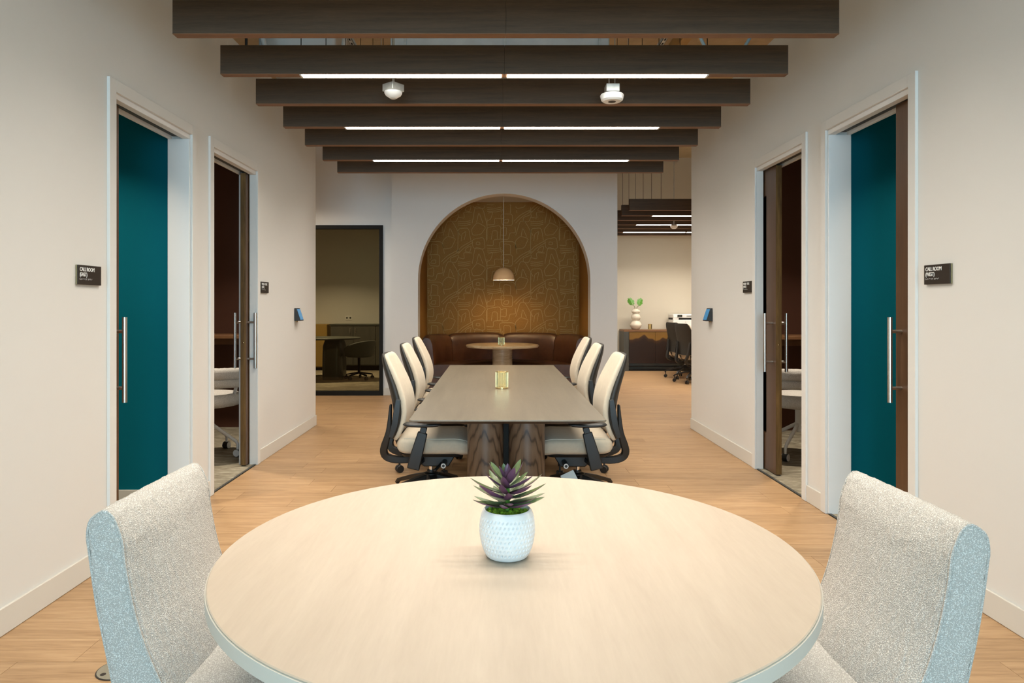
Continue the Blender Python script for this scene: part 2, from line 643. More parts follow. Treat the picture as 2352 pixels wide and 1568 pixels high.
# outer shell
struct(B(-5.1, -5.0, YB - .1, YFAR + .1, -.01, DECK).build('wall_outer_left', M['wall'], smooth=False))
struct(B(6.0, 6.1, YB - .1, YFAR + .1, -.01, DECK).build('wall_outer_right', M['wall'], smooth=False))
struct(B(-5.0, 6.0, YFAR, YFAR + .1, -.01, DECK).build('wall_back', M['wall_far'], smooth=False))
# window wall behind the camera
mb = MB().box(-5, -1.9, YB - .1, YB, 0, DECK).box(2.03, 6, YB - .1, YB, 0, DECK).box(-1.9, 2.03, YB - .1, YB, 0, .12).box(-1.9, 2.03, YB - .1, YB, 3.15, DECK)
struct(mb.build('wall_front', M['wall'], smooth=False))
wn = struct(MB().box(-1.9, 2.03, YB - .08, YB - .02, .12, .18).box(-1.9, 2.03, YB - .08, YB - .02, 3.09, 3.15).box(-1.9, -1.84, YB - .08, YB - .02, .18, 3.09).box(1.97, 2.03, YB - .08, YB - .02, .18, 3.09).box(.035, .095, YB - .08, YB - .02, .18, 3.09).build('window_2', M['blackmetal'], smooth=False))
for a, b_ in ((-1.84, .035), (.095, 1.97)):
    B(a, b_, YB - .055, YB - .045, .18, 3.09).build('pane', M['clear'], wn, smooth=False)

# booths: end walls, partitions, lids
def booth(name, xw, xo, y0, y1, yp, mats):
    lo_, hi_ = min(xw, xo), max(xw, xo)
    mt, mbn = mats
    struct(B(lo_, hi_, yp[0], yp[0] + .09, 0, 3.0).build('wall_call_room_' + name, mt, smooth=False))
    struct(B(lo_, hi_, yp[1] - .09, yp[1], 0, 3.0).build('wall_partition_' + name, mbn, smooth=False))
    struct(B(lo_, hi_, y1, y1 + .1, 0, WH).build('wall_end_' + name, mbn, smooth=False))
    struct(B(lo_, hi_, y0 - .1, y0, 0, WH).build('wall_start_' + name, mt, smooth=False))
    s = 1 if xo > xw else -1
    struct(B(xo, xo + s * .1, y0 - .1, yp[0] + .045, 0, WH).build('wall_side_' + name, mt, smooth=False))
    struct(B(xo, xo + s * .1, yp[0] + .045, y1 + .1, 0, WH).build('wall_rear_' + name, mbn, smooth=False))
    struct(B(lo_, hi_, y0, y1, 3.0, 3.06).build('ceiling_booth_' + name, M['wall'], smooth=False))
booth('east', XLB - .001, -3.65, 2.5, 7.42, (4.545, 4.74), (M['teal'], M['brownwall']))
booth('west', XRB + .001, 3.75, 2.45, 7.22, (4.435, 4.63), (M['teal'], M['brownwall']))
# light base strip on the teal walls
for nm, a in (('baseboard_call_room_east', (XLB - .001, -3.65, 4.53, 4.545)), ('baseboard_call_room_west', (XRB + .001, 3.75, 4.42, 4.435))):
    struct(B(a[0], a[1], a[2], a[3], .004, .10).build(nm, M['baseboard'], smooth=False))

# arch wall with niche behind
AX0, AX1 = -1.4875, 1.756
ACX, AR, AZ = .1315, 1.2375, 1.69
AT = .26
def arch_wall():
    mb = MB()
    n = 48
    arc = [(ACX - AR * math.cos(PI * i / n), AZ + AR * math.sin(PI * i / n)) for i in range(n + 1)]
    top = [(AX0 + (AX1 - AX0) * i / n, DECK) for i in range(n + 1)]
    hole = [(ACX - AR, 0)] + arc + [(ACX + AR, 0)]
    outer = [(AX0, 0)] + top + [(AX1, 0)]
    for yy, flip in ((YA, 0), (YA + AT, 1)):
        v = [(p[0], yy, p[1]) for p in hole] + [(p[0], yy, p[1]) for p in outer]
        k = len(hole)
        mb.add(v, [(i, i + 1, k + i + 1, k + i) for i in range(k - 1)])
    v = [(p[0], YA, p[1]) for p in hole] + [(p[0], YA + AT, p[1]) for p in hole]
    k = len(hole)
    mb.add(v, [(i, i + 1, k + i + 1, k + i) for i in range(k - 1)])
    v = [(p[0], YA, p[1]) for p in outer] + [(p[0], YA + AT, p[1]) for p in outer]
    mb.add(v, [(i, i + 1, k + i + 1, k + i) for i in range(k - 1)])
    return mb.build('wall_arch', M['wall_white'], ang=.5)
struct(arch_wall())
# niche box
NY0, NY1, NZ = YA + AT, 11.10, 3.0
struct(B(AX0, ACX - AR, NY0, NY1, 0, NZ).build('wall_niche_left', M['wallpaper'], smooth=False))
struct(B(ACX + AR, AX1, NY0, NY1, 0, NZ).build('wall_niche_right', M['wallpaper'], smooth=False))
nb = struct(B(AX0, AX1, NY1, NY1 + .1, 0, DECK).build('wall_niche_back', M['wallpaper'], smooth=False))
struct(B(AX0, AX1, NY0, NY1, NZ, NZ + .06).build('ceiling_niche', M['wall'], smooth=False))
struct(B(AX1 - .1, AX1, NY1 + .1, YFAR, 0, DECK).build('wall_hall_right', M['wall'], smooth=False))
struct(B(AX0, AX0 + .1, NY1 + .1, YFAR, 0, DECK).build('wall_meeting_right', M['wall'], smooth=False))

struct(B(-4.99, AX0 - .001, YFAR - .015, YFAR - .0005, 0, DECK - .001).build('wall_meeting_back', M['wall'], smooth=False))

# printed line pattern of the wallpaper
def wallpaper_print():
    R = random.Random(21)
    mb = MB()
    wdt = .0085
    xs, xe = ACX - AR + .01, ACX + AR - .01
    def stroke(pts, closed=False):
        P = [Vector((p[0], p[1])) for p in pts]
        # round the corners
        for _ in range(2):
            Q = []
            rng = range(len(P)) if closed else range(len(P) - 1)
            if not closed:
                Q.append(P[0])
            for i in rng:
                a, b_ = P[i], P[(i + 1) % len(P)]
                Q += [a * .86 + b_ * .14, a * .14 + b_ * .86]
            if not closed:
                Q.append(P[-1])
            P = Q
        if closed:
            P = P + [P[0]]
        run = []
        for p in P + [None]:
            if p is not None and xs < p.x < xe and .6 < p.y < NZ - .03:
                run.append(p)
                continue
            if len(run) > 1:
                vs_ = []
                for i in range(len(run)):
                    t = run[min(i + 1, len(run) - 1)] - run[max(i - 1, 0)]
                    t = t.normalized() if t.length > 1e-6 else Vector((1, 0))
                    nn = Vector((-t.y, t.x)) * wdt / 2
                    for q in (run[i] + nn, run[i] - nn):
                        vs_.append((q.x, NY1 - .0012, q.y))
                mb.add(vs_, [(2 * i, 2 * i + 1, 2 * i + 3, 2 * i + 2) for i in range(len(run) - 1)])
            run = []
    # one repeat of motifs, laid out in columns, each drop of paper repeating
    rep_w, rep_h = 1.20, .66
    motifs = []
    def J(p, s=.02):
        return [(a + R.uniform(-s, s) * 1.3, b_ + R.uniform(-s, s) * 1.3) for a, b_ in p]
    cw, chh = rep_w / 5, rep_h / 3
    for i in range(5):
        for j in range(3):
            x0, y0 = i * cw, j * chh + (i % 2) * .07
            k = [3, 0, 6, 1, 5, 2, 4, 1, 0, 2, 3, 5, 6, 4, 0][i * 3 + j]
            w_, h_ = cw * R.uniform(1.05, 1.3), chh * R.uniform(1.0, 1.25)
            if k == 0:
                motifs.append((J([(x0, y0), (x0, y0 + h_ * .8), (x0 + w_ * .75, y0 + h_ * .85), (x0 + w_ * .8, y0 + .01)]), False))
                motifs.append((J([(x0 + w_ * .25, y0), (x0 + w_ * .25, y0 + h_ * .55), (x0 + w_ * .55, y0 + h_ * .55), (x0 + w_ * .55, y0)]), False))
            elif k == 1:
                for d in (0, .028):
                    motifs.append(([(x0 - .02 + d, y0 + .02 - d), (x0 + w_ * .3 + d, y0 + h_ * .5 - d), (x0 + w_ * .95 + d * .5, y0 + h_ * .9 - d)], False))
                motifs.append((J([(x0 + w_ * .4, y0 + .02), (x0 + w_ * .55, y0 + h_ * .42), (x0 + w_ * .95, y0 + h_ * .45), (x0 + w_ * .8, y0 + .01)]), True))
            elif k == 2:
                motifs.append((J([(x0, y0), (x0 + w_ * .2, y0 + h_ * .9), (x0 + w_ * .55, y0 + h_ * .9), (x0 + w_ * .9, y0)]), False))
                motifs.append((J([(x0 + w_ * .3, y0), (x0 + w_ * .42, y0 + h_ * .6), (x0 + w_ * .6, y0)], .01), False))
            elif k == 3:
                motifs.append((J([(x0 + .02, y0 + .03), (x0 + .02, y0 + h_ * .75), (x0 + w_ * .7, y0 + h_ * .8), (x0 + w_ * .75, y0 + .03)]), True))
                motifs.append((J([(x0 + .06, y0 + .07), (x0 + .07, y0 + h_ * .5), (x0 + w_ * .5, y0 + h_ * .5), (x0 + w_ * .5, y0 + .07)], .01), True))
            elif k == 4:
                for d in (0, .03, .06):
                    motifs.append(([(x0 + .01, y0 + .03 + d), (x0 + w_ * .5, y0 + .02 + d), (x0 + w_ * .85, y0 + .04 + d)], False))
                motifs.append((J([(x0, y0 + h_ * .6), (x0 + w_ * .4, y0 + h_ * .6), (x0 + w_ * .45, y0 + h_ * .95), (x0 + w_ * .95, y0 + h_ * .95)]), False))
            elif k == 5:
                motifs.append((J([(x0 + w_ * .1, y0), (x0, y0 + h_ * .5), (x0 + w_ * .35, y0 + h_ * .9), (x0 + w_ * .8, y0 + h_ * .6), (x0 + w_ * .55, y0 + .02)]), True))
                motifs.append((J([(x0 + w_ * .9, y0 - .05), (x0 + w_ * .93, y0 + h_ * 1.1)], .01), False))
            else:
                motifs.append((J([(x0, y0 + .02), (x0 + w_ * .45, y0 + .03), (x0 + w_ * .5, y0 + h_ * .45), (x0 + w_ * .9, y0 + h_ * .5), (x0 + w_ * .9, y0 + h_ * .95)]), False))
                motifs.append((J([(x0 + .02, y0 + h_ * .4), (x0 + w_ * .3, y0 + h_ * .4), (x0 + w_ * .3, y0 + h_ * .9), (x0 + .02, y0 + h_ * .9)]), False))
    for ci in range(-1, 4):
        for rj in range(0, 5):
            ox, oz = xs + ci * rep_w * .985, .62 + rj * rep_h
            for pts, cl in motifs:
                q = [(p[0] + ox, p[1] + oz) for p in pts]
                stroke(q, cl)
    o = mb.build('wallpaper_print', M['wallprint'], nb, smooth=False)
    o['kind'] = 'stuff'
wallpaper_print()

# glazed wall left of the arch
GX1, GZ = -1.644, 2.50
struct(MB().box(GX1, AX0, YG, YG + .12, 0, DECK).box(-5.0, GX1, YG, YG + .12, GZ, DECK).build('wall_glazed', M['wall_white'], smooth=False))
g = struct(empty('window_1', (-3.0, YG, 0)))
FW = .055
def gpart(name, x0, x1, z0, z1, m, y0=YG - .02, y1=YG + .07, bev=.003):
    return B(x0 + 3.0, x1 + 3.0, y0 - YG, y1 - YG, z0, z1).build(name, m, g, bevel=bev)
gpart('window_frame', -4.99, GX1, GZ - FW, GZ, M['blackmetal'])
gpart('window_frame', -4.99, GX1, 0, FW + .01, M['blackmetal'])
gpart('window_frame', GX1 - FW, GX1, FW + .01, GZ - FW, M['blackmetal'])
gpart('mullion', -3.35, -3.30, FW + .01, GZ - FW, M['blackmetal'])
gpart('pane', -3.30, GX1 - FW, FW + .01, GZ - FW, M['tint'], YG + .02, YG + .03, 0)
gpart('pane', -4.99, -3.35, FW + .01, GZ - FW, M['tint'], YG + .02, YG + .03, 0)

# ---------------------------------------------------------------- baseboards
BH, BT = .112, .012
def base(name, x0, x1, y0, y1):
    struct(B(x0, x1, y0, y1, .001, BH).build(name, M['baseboard'], bevel=.003))
CW, CT = .062, .016     # casing width and projection
for i, (a, b_) in enumerate(((YB, DL1[0] - CW), (DL1[1] + CW, DL2[0] - CW), (DL2[1] + CW, YLE))):
    base('baseboard_left' + ('', '_middle', '_end')[i], XL, XL + BT, a, b_)
for i, (a, b_) in enumerate(((YB, DR1[0] - CW), (DR1[1] + CW, DR2[0] - CW), (DR2[1] + CW, YRE))):
    base('baseboard_right' + ('', '_middle', '_end')[i], XR - BT, XR, a, b_)
base('baseboard_arch_left', AX0, ACX - AR - .02, YA - BT, YA)
base('baseboard_arch_right', ACX + AR + .02, AX1, YA - BT, YA)
base('baseboard_glazed', GX1 + .002, AX0 - .002, YG - BT, YG)
base('baseboard_hall', AX1, AX1 + BT, YA, YFAR - .02)

# ---------------------------------------------------------------- doors
def make_door(idx, side, d, leafx, edge, pocket, lead, outer_bar, inner_bar=True):
    """pocket door: casing and track on the opening d, leaf sliding into the pocket.
    lead = +1 when the leaf comes out of the near pocket (its leading edge is the far end), -1 for the far pocket"""
    xf, xb = (XL, XLB) if side < 0 else (XR, XRB)
    s = -side                      # towards the corridor
    root = struct(empty('door_%d' % idx, (xf, (d[0] + d[1]) / 2, 0)))
    ox, oy = root.location.x, root.location.y
    def P(name, x0, x1, y0, y1, z0, z1, m, bev=.0015, par=root):
        return B(x0 - ox, x1 - ox, y0 - oy, y1 - oy, z0, z1).build(name, m, par, bevel=bev)
    # casing on the corridor face
    P('casing', xf, xf + s * CT, d[0] - CW, d[0], .002, DH + CW, M['wall'])
    P('casing', xf, xf + s * CT, d[1], d[1] + CW, .002, DH + CW, M['wall'])
    P('casing', xf, xf + s * CT, d[0], d[1], DH, DH + CW, M['wall'])
    # head stops with the track slot between them
    t = .03
    P('head_stop', xf, xf - s * .045, d[0], d[1], DH - t, DH - .0005, M['trim'])
    P('head_stop', xb, xb + s * .022, d[0], d[1], DH - t, DH - .0005, M['trim'])
    P('track', xf - s * .052, xb + s * .03, d[0] + .005, d[1] - .005, DH - .012, DH - .001, M['rubber'], 0)
    # strike lining on the far or near jamb
    jy = d[1] if lead > 0 else d[0]
    P('jamb_lining', xf, xb, jy - lead * .012, jy - lead * .0005, .002, DH - t, M['trim'])
    P('threshold', xf, xf - s * .018, d[0], d[1], .0045, .007, M['rubber'], 0)
    # leaf
    L = .93
    y0, y1 = (edge - L, edge) if lead > 0 else (edge, edge + L)
    x0, x1 = leafx[0] - ox, leafx[1] - ox
    z0, z1 = .012, DH - t + .004
    st = .185
    gz0, gz1 = .305, 2.206
    m = MB()
    for a, b_ in ((y0, y0 + st), (y1 - st, y1)):
        m.box(x0, x1, a - oy, b_ - oy, z0, z1)
    m.box(x0, x1, y0 + st - oy, y1 - st - oy, z0, gz0).box(x0, x1, y0 + st - oy, y1 - st - oy, gz1, z1)
    leaf = m.build('leaf', M['door'], root, smooth=False)
    xm = (x0 + x1) / 2
    B(xm - .004, xm + .004, y0 + st - oy, y1 - st - oy, gz0, gz1).build('glass_lite', M['tealglass'], leaf, smooth=False)
    e = edge - oy
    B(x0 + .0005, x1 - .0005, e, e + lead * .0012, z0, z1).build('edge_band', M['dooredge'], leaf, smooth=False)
    MB().lathe([(.006, 0), (.006, .002), (.002, .003)], n=10).build('edge_bolt', M['brass'], leaf).matrix_local = Matrix.Translation((xm, e + lead * .001, 1.02)) @ Matrix.Rotation(-lead * PI / 2, 4, 'X')
    # pull handles, one on each face
    def pull(face, out, yb):
        h = empty('handle', (face - ox, yb - oy, 1.035))
        h.parent = root
        MB().tube([(out, 0, -.229), (out, 0, .229)], .0125, 16).build('grip', M['steel'], h)
        for z in (-.152, .152):
            MB().tube([(0, 0, z), (out, 0, z)], .0095, 12).build('standoff', M['steel'], h)
        return h
    face_c = leafx[1] if s > 0 else leafx[0]
    face_r = leafx[0] if s > 0 else leafx[1]
    pull(face_c, s * .062, outer_bar)
    if inner_bar:
        pull(face_r, -s * .062, outer_bar)
    return root
make_door(1, -1, DL1, (-2.094, -2.052), 3.722, PL1, 1, 3.668)
make_door(2, -1, DL2, (-2.094, -2.050), 5.615, PL2, -1, 5.66)
make_door(3, 1, DR1, (2.182, 2.226), 3.715, PR1, 1, 3.665)
make_door(4, 1, DR2, (2.180, 2.226), 5.300, PR2, -1, 5.36)

# booth ceiling lights (small round surface fixtures)
def down_lamp(parent, loc, size, watts, spread, col, size_y=None):
    lamp = bpy.data.lights.new('lamp', 'AREA')
    lamp.shape, lamp.size = ('RECTANGLE', size) if size_y else ('DISK', size)
    if size_y:
        lamp.size_y = size_y
    lamp.energy, lamp.color, lamp.spread = watts, col, math.radians(spread)
    o = bpy.data.objects.new('lamp', lamp)
    COL.objects.link(o)
    o.parent = parent
    o.location = loc
def booth_light(x, y, label, watts, spread):
    t = tag(empty('ceiling_downlight', (x, y, 3.0)), label, 'light', 'downlights inside the booths')
    MB().lathe([(.09, 0), (.09, -.03), (.075, -.032)], n=24).build('housing', M['white_metal'], t)
    MB().lathe([(.07, -.0325), (.07, -.036)], n=24).build('lens', M['lens'], t)
    down_lamp(t, (0, 0, -.039), .13, watts, spread, (1, .88, .72))
M['lens'] = plain('downlight_lens', lin(1, .95, .9), .5, emit=6, ecol=lin(1, .88, .72))
M['lens'].cycles.emission_sampling = 'NONE'
booth_light(-2.62, 3.78, 'small round downlight inside the teal call room on the left', 9.5, 92)
booth_light(2.85, 3.68, 'small round downlight inside the teal call room on the right', 7, 92)
booth_light(-2.70, 6.0, 'small round downlight above the boucle chair in the left brown booth', 11, 95)
booth_light(2.85, 5.85, 'small round downlight above the boucle chair in the right brown booth', 11, 95)

# ---------------------------------------------------------------- ceiling baffles
BL0, BL1 = -1.77, 1.889
BZ, BHH, BTH = 2.816, .187, .061
def baffle(x0, x1, yf, z, lit, label, group, zt=DECK, seam=True, h=BHH):
    xm = (x0 + x1) / 2
    t = tag(empty('ceiling_baffle', (xm, yf, z)), label, 'baffle', group)
    for a, b_ in ((x0, xm - .0003), (xm + .0003, x1)):
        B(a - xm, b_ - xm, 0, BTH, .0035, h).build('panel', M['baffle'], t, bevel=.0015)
        B(a - xm, b_ - xm, 0, BTH, 0, .0032).build('underside_bounce', M['underside_bounce'], t, smooth=False)  # thin strip whose colour stands in for warm light off the floor
    if lit:
        half = (x1 - x0) * .359
        for a, b_ in ((-half, -.018), (.018, half)):
            B(a, b_, .003, BTH - .003, -.005, -.0004).build('light_strip', M['led'], t, smooth=False)
            lamp = bpy.data.lights.new('strip_lamp', 'AREA')
            lamp.shape, lamp.size, lamp.size_y = 'RECTANGLE', b_ - a - .02, BTH - .012
            lamp.energy, lamp.color, lamp.spread = LED_W, LED_COL, LED_SPREAD
            lob = bpy.data.objects.new('strip_lamp', lamp)
            COL.objects.link(lob)
            lob.parent = t
            lob.location = ((a + b_) / 2, BTH / 2, -.007)
            e = a if a < -.1 else b_
            B(e - .006, e + .006, .002, BTH - .002, -.006, -.0003).build('end_cap', M['white_metal'], t, smooth=False)
    for sx in (-.36, .36):
        xx = (x1 - x0) * sx
        MB().tube([(xx, BTH / 2, h - .002), (xx, BTH / 2, zt - z)], .003, 6).build('suspension_rod', M['blackmetal'], t)
    return t
names = ['first', 'second', 'third', 'fourth', 'fifth', 'sixth', 'seventh']
for i in range(7):
    lit = i in (1, 3, 5)
    desc = {0: 'dark wood ceiling baffle largest and nearest, along the top of the photo',
            1: 'dark wood ceiling baffle with the longest light strip, second from the top',
            2: 'unlit dark wood ceiling baffle right behind the two white ceiling sensors',
            3: 'dark wood ceiling baffle with the middle of the three light strips',
            4: 'unlit dark wood ceiling baffle between the middle and far light strips',
            5: 'dark wood ceiling baffle with the farthest and shortest light strip in the corridor',
            6: 'unlit dark wood ceiling baffle farthest back, just above the arch wall'}[i]
    baffle(BL0, BL1, 3.745 + .652 * i, BZ, lit, desc, 'ceiling baffles over the corridor')
for i, lit in ((-1, 1), (-2, 0), (-3, 1)):
    baffle(BL0, BL1, 3.745 + .652 * i, BZ, lit, {-1: 'lit dark wood baffle just above the top edge of the photo', -2: 'unlit dark wood baffle overhead between the two lit ones out of frame', -3: 'lit dark wood baffle overhead above the round table, out of frame'}[i], 'ceiling baffles overhead')
farn = ['unlit dark far-room baffle nearest the corridor, its left end showing', 'lit dark far-room baffle with the shortest visible light strip',
        'unlit dark far-room baffle between the first and second light strips', 'lit dark far-room baffle with a round white dome in front',
        'unlit dark far-room baffle between the second and third light strips', 'lit dark far-room baffle with the lowest, longest light strip',
        'unlit dark far-room baffle lowest in view, in front of the bright wall']
for i in range(7):
    baffle(1.975, 5.34, 10.03 + .604 * i, 2.72, i in (1, 3, 5), farn[i], 'ceiling baffles in the far room', h=.168)

# ---------------------------------------------------------------- round table in front
RT = (.039, 1.70)
t = tag(empty('round_table', (RT[0], RT[1], 0)), 'large round pale maple table in the foreground', 'table')
TR = .702
m = MB().lathe([(TR - .004, .6955), (TR, .699), (TR, .7255), (TR - .003, .7265)], n=128)
m.build('table_edge', M['maple_edge'], t, ang=.5)
MB().lathe([(TR - .0032, .7262), (TR - .0026, .7285), (TR - .005, .73)], n=128).build('tabletop', M['oak_light'], t, ang=.5)
MB().lathe([(.045, .03), (.045, .69), (.16, .694)], n=32).build('pedestal', M['blackmetal'], t)
MB().lathe([(.36, .002), (.36, .012), (.33, .02), (.06, .034)], n=48).build('base', M['blackmetal'], t)

# ---------------------------------------------------------------- boucle chairs at the round table
def fuzz(mb, amp, sc):
    out = []
    for p in mb.v:
        v = Vector(p)
        a = mnoise.noise(v * sc)
        b_ = mnoise.noise(v * sc + Vector((31, 7, 3)))
        c_ = mnoise.noise(v * sc + Vector((3, 57, 13)))
        out.append(tuple(v + Vector((a, b_, c_)) * amp))
    mb.v = out

def lerp_curve(pts, t):
    """Catmull-Rom through pts at t in 0..1"""
    n = len(pts) - 1
    f = min(t * n, n - 1e-6)
    i = int(f)
    u = f - i
    p = [Vector(pts[max(0, min(n, k))]) for k in (i - 1, i, i + 1, i + 2)]
    return .5 * (2 * p[1] + (p[2] - p[0]) * u + (2 * p[0] - 5 * p[1] + 4 * p[2] - p[3]) * u * u + (3 * p[1] - p[0] - 3 * p[2] + p[3]) * u ** 3)

def boucle_chair(label):
    # local: faces +X, origin on the floor under the seat; lateral Y
    t = tag(empty('boucle_chair'), label, 'chair', 'boucle chairs at the round table')
    HW = .245
    outer = [(-.300, .30), (-.318, .38), (-.334, .47), (-.365, .62), (-.384, .75), (-.388, .79), (-.380, .825), (-.355, .846)]
    inner = [(-.170, .30), (-.185, .37), (-.207, .43), (-.246, .52), (-.274, .61), (-.294, .71), (-.303, .78), (-.322, .832)]
    K, NY_ = 64, 84
    def ring(yy, inset):
        o_ = [lerp_curve(outer, k / (K - 1)) for k in range(K)]
        i_ = [lerp_curve(inner, k / (K - 1)) for k in range(K)]
        topc = (o_[-1] + i_[-1]) / 2
        pts = []
        u = 1 - (yy / HW) ** 2
        def rp(k):
            return max(0, (k / (K - 1) - .6) / .4) ** 2
        for k, p in enumerate(o_):
            pts.append((p.x + inset * (1 - .65 * rp(k)) - .006 * u, yy, p.y - inset * .8 * rp(k)))
        end = []
        for k in range(K - 1, -1, -1):
            p = i_[k]
            bul = .026 * u * math.sin(PI * min(1, (k + 8) / (K + 8)))
            end.append((p.x - inset * (1 - .65 * rp(k)) + bul, yy, p.y - inset * .8 * rp(k)))
        qa, qb = Vector(pts[-1]), Vector(end[0])
        for k in range(1, 6):          # rounded top
            q = qa.lerp(qb, k / 6)
            pts.append((q.x, yy, q.z + .008 * math.sin(PI * k / 6)))
        pts += end
        return pts
    mb = MB()
    rings = []
    r = .016
    ys = []
    for k in range(6):
        a = PI / 2 * k / 5
        ys.append((-HW + r * (1 - math.sin(a)) , r * (1 - math.cos(PI / 2 - a)) if False else r * (1 - math.sin(a))))
    ys = [(-HW + r - r * math.cos(PI / 2 * k / 5), r - r * math.sin(PI / 2 * k / 5)) for k in range(6)]
    body = [(-HW + r + (2 * HW - 2 * r) * k / NY_, 0) for k in range(1, NY_)]
    ys = ys + body + [(-a, b_) for a, b_ in reversed(ys)]
    for yy, ins in ys:
        rings.append(ring(yy, ins))
    mb.loft(rings, caps=False)
    # end caps as strips between outer and inner
    for rg in (rings[0], rings[-1]):
        n = len(rg)
        half = (n) // 2
        cols = 10
        vs_, fs = [], []
        rows = half
        for k in range(rows):
            a, b_ = Vector(rg[k]), Vector(rg[n - 1 - k])
            for c_ in range(cols + 1):
                vs_.append(tuple(a.lerp(b_, c_ / cols)))
        for k in range(rows - 1):
            for c_ in range(cols):
                q = k * (cols + 1) + c_
                fs.append((q, q + 1, q + cols + 2, q + cols + 1))
        mb.add(vs_, fs)
        mb.add([rg[half - 1], rg[half], rg[half + 1]], [(0, 1, 2)])
    fuzz(mb, .0022, 170)
    fuzz(mb, .0012, 60)
    bo = mb.build('backrest', M['boucle'], t, ang=3, weld=True)
    # welts along the side panels
    for sgn, rg in ((-1, rings[3]), (1, rings[-4])):
        pts = [(p[0], p[1] + sgn * .0015, p[2]) for p in rg[14:-2:2]]
        MB().tube(pts, .0032, 6).build('welt', M['boucle'], bo)
    # seat
    mb = MB()
    rings = []
    for k in range(60):
        f = k / 59
        x = -.235 + .53 * f
        e = min(1, max(.02, f * 9), max(.02, (1 - f) * 9))
        e = math.sqrt(max(0, 1 - (1 - e) ** 2))
        zc = .335 + .02 * f
        rings.append(superring((x, 0, zc), (0, 1, 0), (0, 0, 1), .262 - .012 * (1 - e), .072 * (.75 + .25 * e), 5, 96))
    mb.loft(rings)
    fuzz(mb, .0022, 170)
    mb.build('seat', M['boucle'], t, ang=3)
    for sx in (-.2, .22):
        for sy in (-.2, .2):
            MB().tube([(sx, sy, .275), (sx * 1.12, sy * 1.1, .001)], [.022, .014], 12).build('leg', M['door'], t)
    return t
b1 = boucle_chair('cream boucle chair on the left of the round maple table')
b1.location = (-.573, 1.845, 0)
b2 = copy_tree(b1)
b2['label'] = 'cream boucle chair on the right of the round maple table'
b2.location = (.703, 1.745, 0)
b2.rotation_euler = (0, 0, PI)

# ---------------------------------------------------------------- conference table
CT0 = (.066, 5.185)
t = tag(empty('conference_table', (CT0[0], CT0[1], 0)), 'long dark grey-brown conference table on fluted wood drums', 'table')
hx, hy = .517, 1.635
def rrect(hx_, hy_, r, z, n=6):
    out = []
    for cx_, cy_, a0 in ((hx_ - r, hy_ - r, 0), (-hx_ + r, hy_ - r, PI / 2), (-hx_ + r, -hy_ + r, PI), (hx_ - r, -hy_ + r, 1.5 * PI)):
        for k in range(n + 1):
            a = a0 + PI / 2 * k / n
            out.append((cx_ + r * math.cos(a), cy_ + r * math.sin(a), z))
    return out
MB().loft([rrect(hx - .001, hy - .001, .02, .7225), rrect(hx, hy, .021, .7255), rrect(hx - .001, hy - .001, .02, .73)]).build('tabletop', M['conf'], t, ang=.5)
MB().loft([rrect(hx - .07, hy - .07, .02, .700), rrect(hx - .003, hy - .003, .02, .7223)]).build('under_bevel', M['confedge'], t, ang=.5)
for yc in (-.99, .99):
    for k, (dx, dy) in enumerate(((-.1235, -.11), (.1235, -.11), (-.1235, .11), (.1235, .11))):
        MB().lathe([(.108, .004), (.108, .698)], c=(0, 0, 0), n=48).build('drum', M['drum'], t).location = (dx, yc + dy, 0)
    B(-.11, .11, yc - .10, yc + .10, .004, .697).build('drum_core', M['blackmetal'], t, smooth=False)

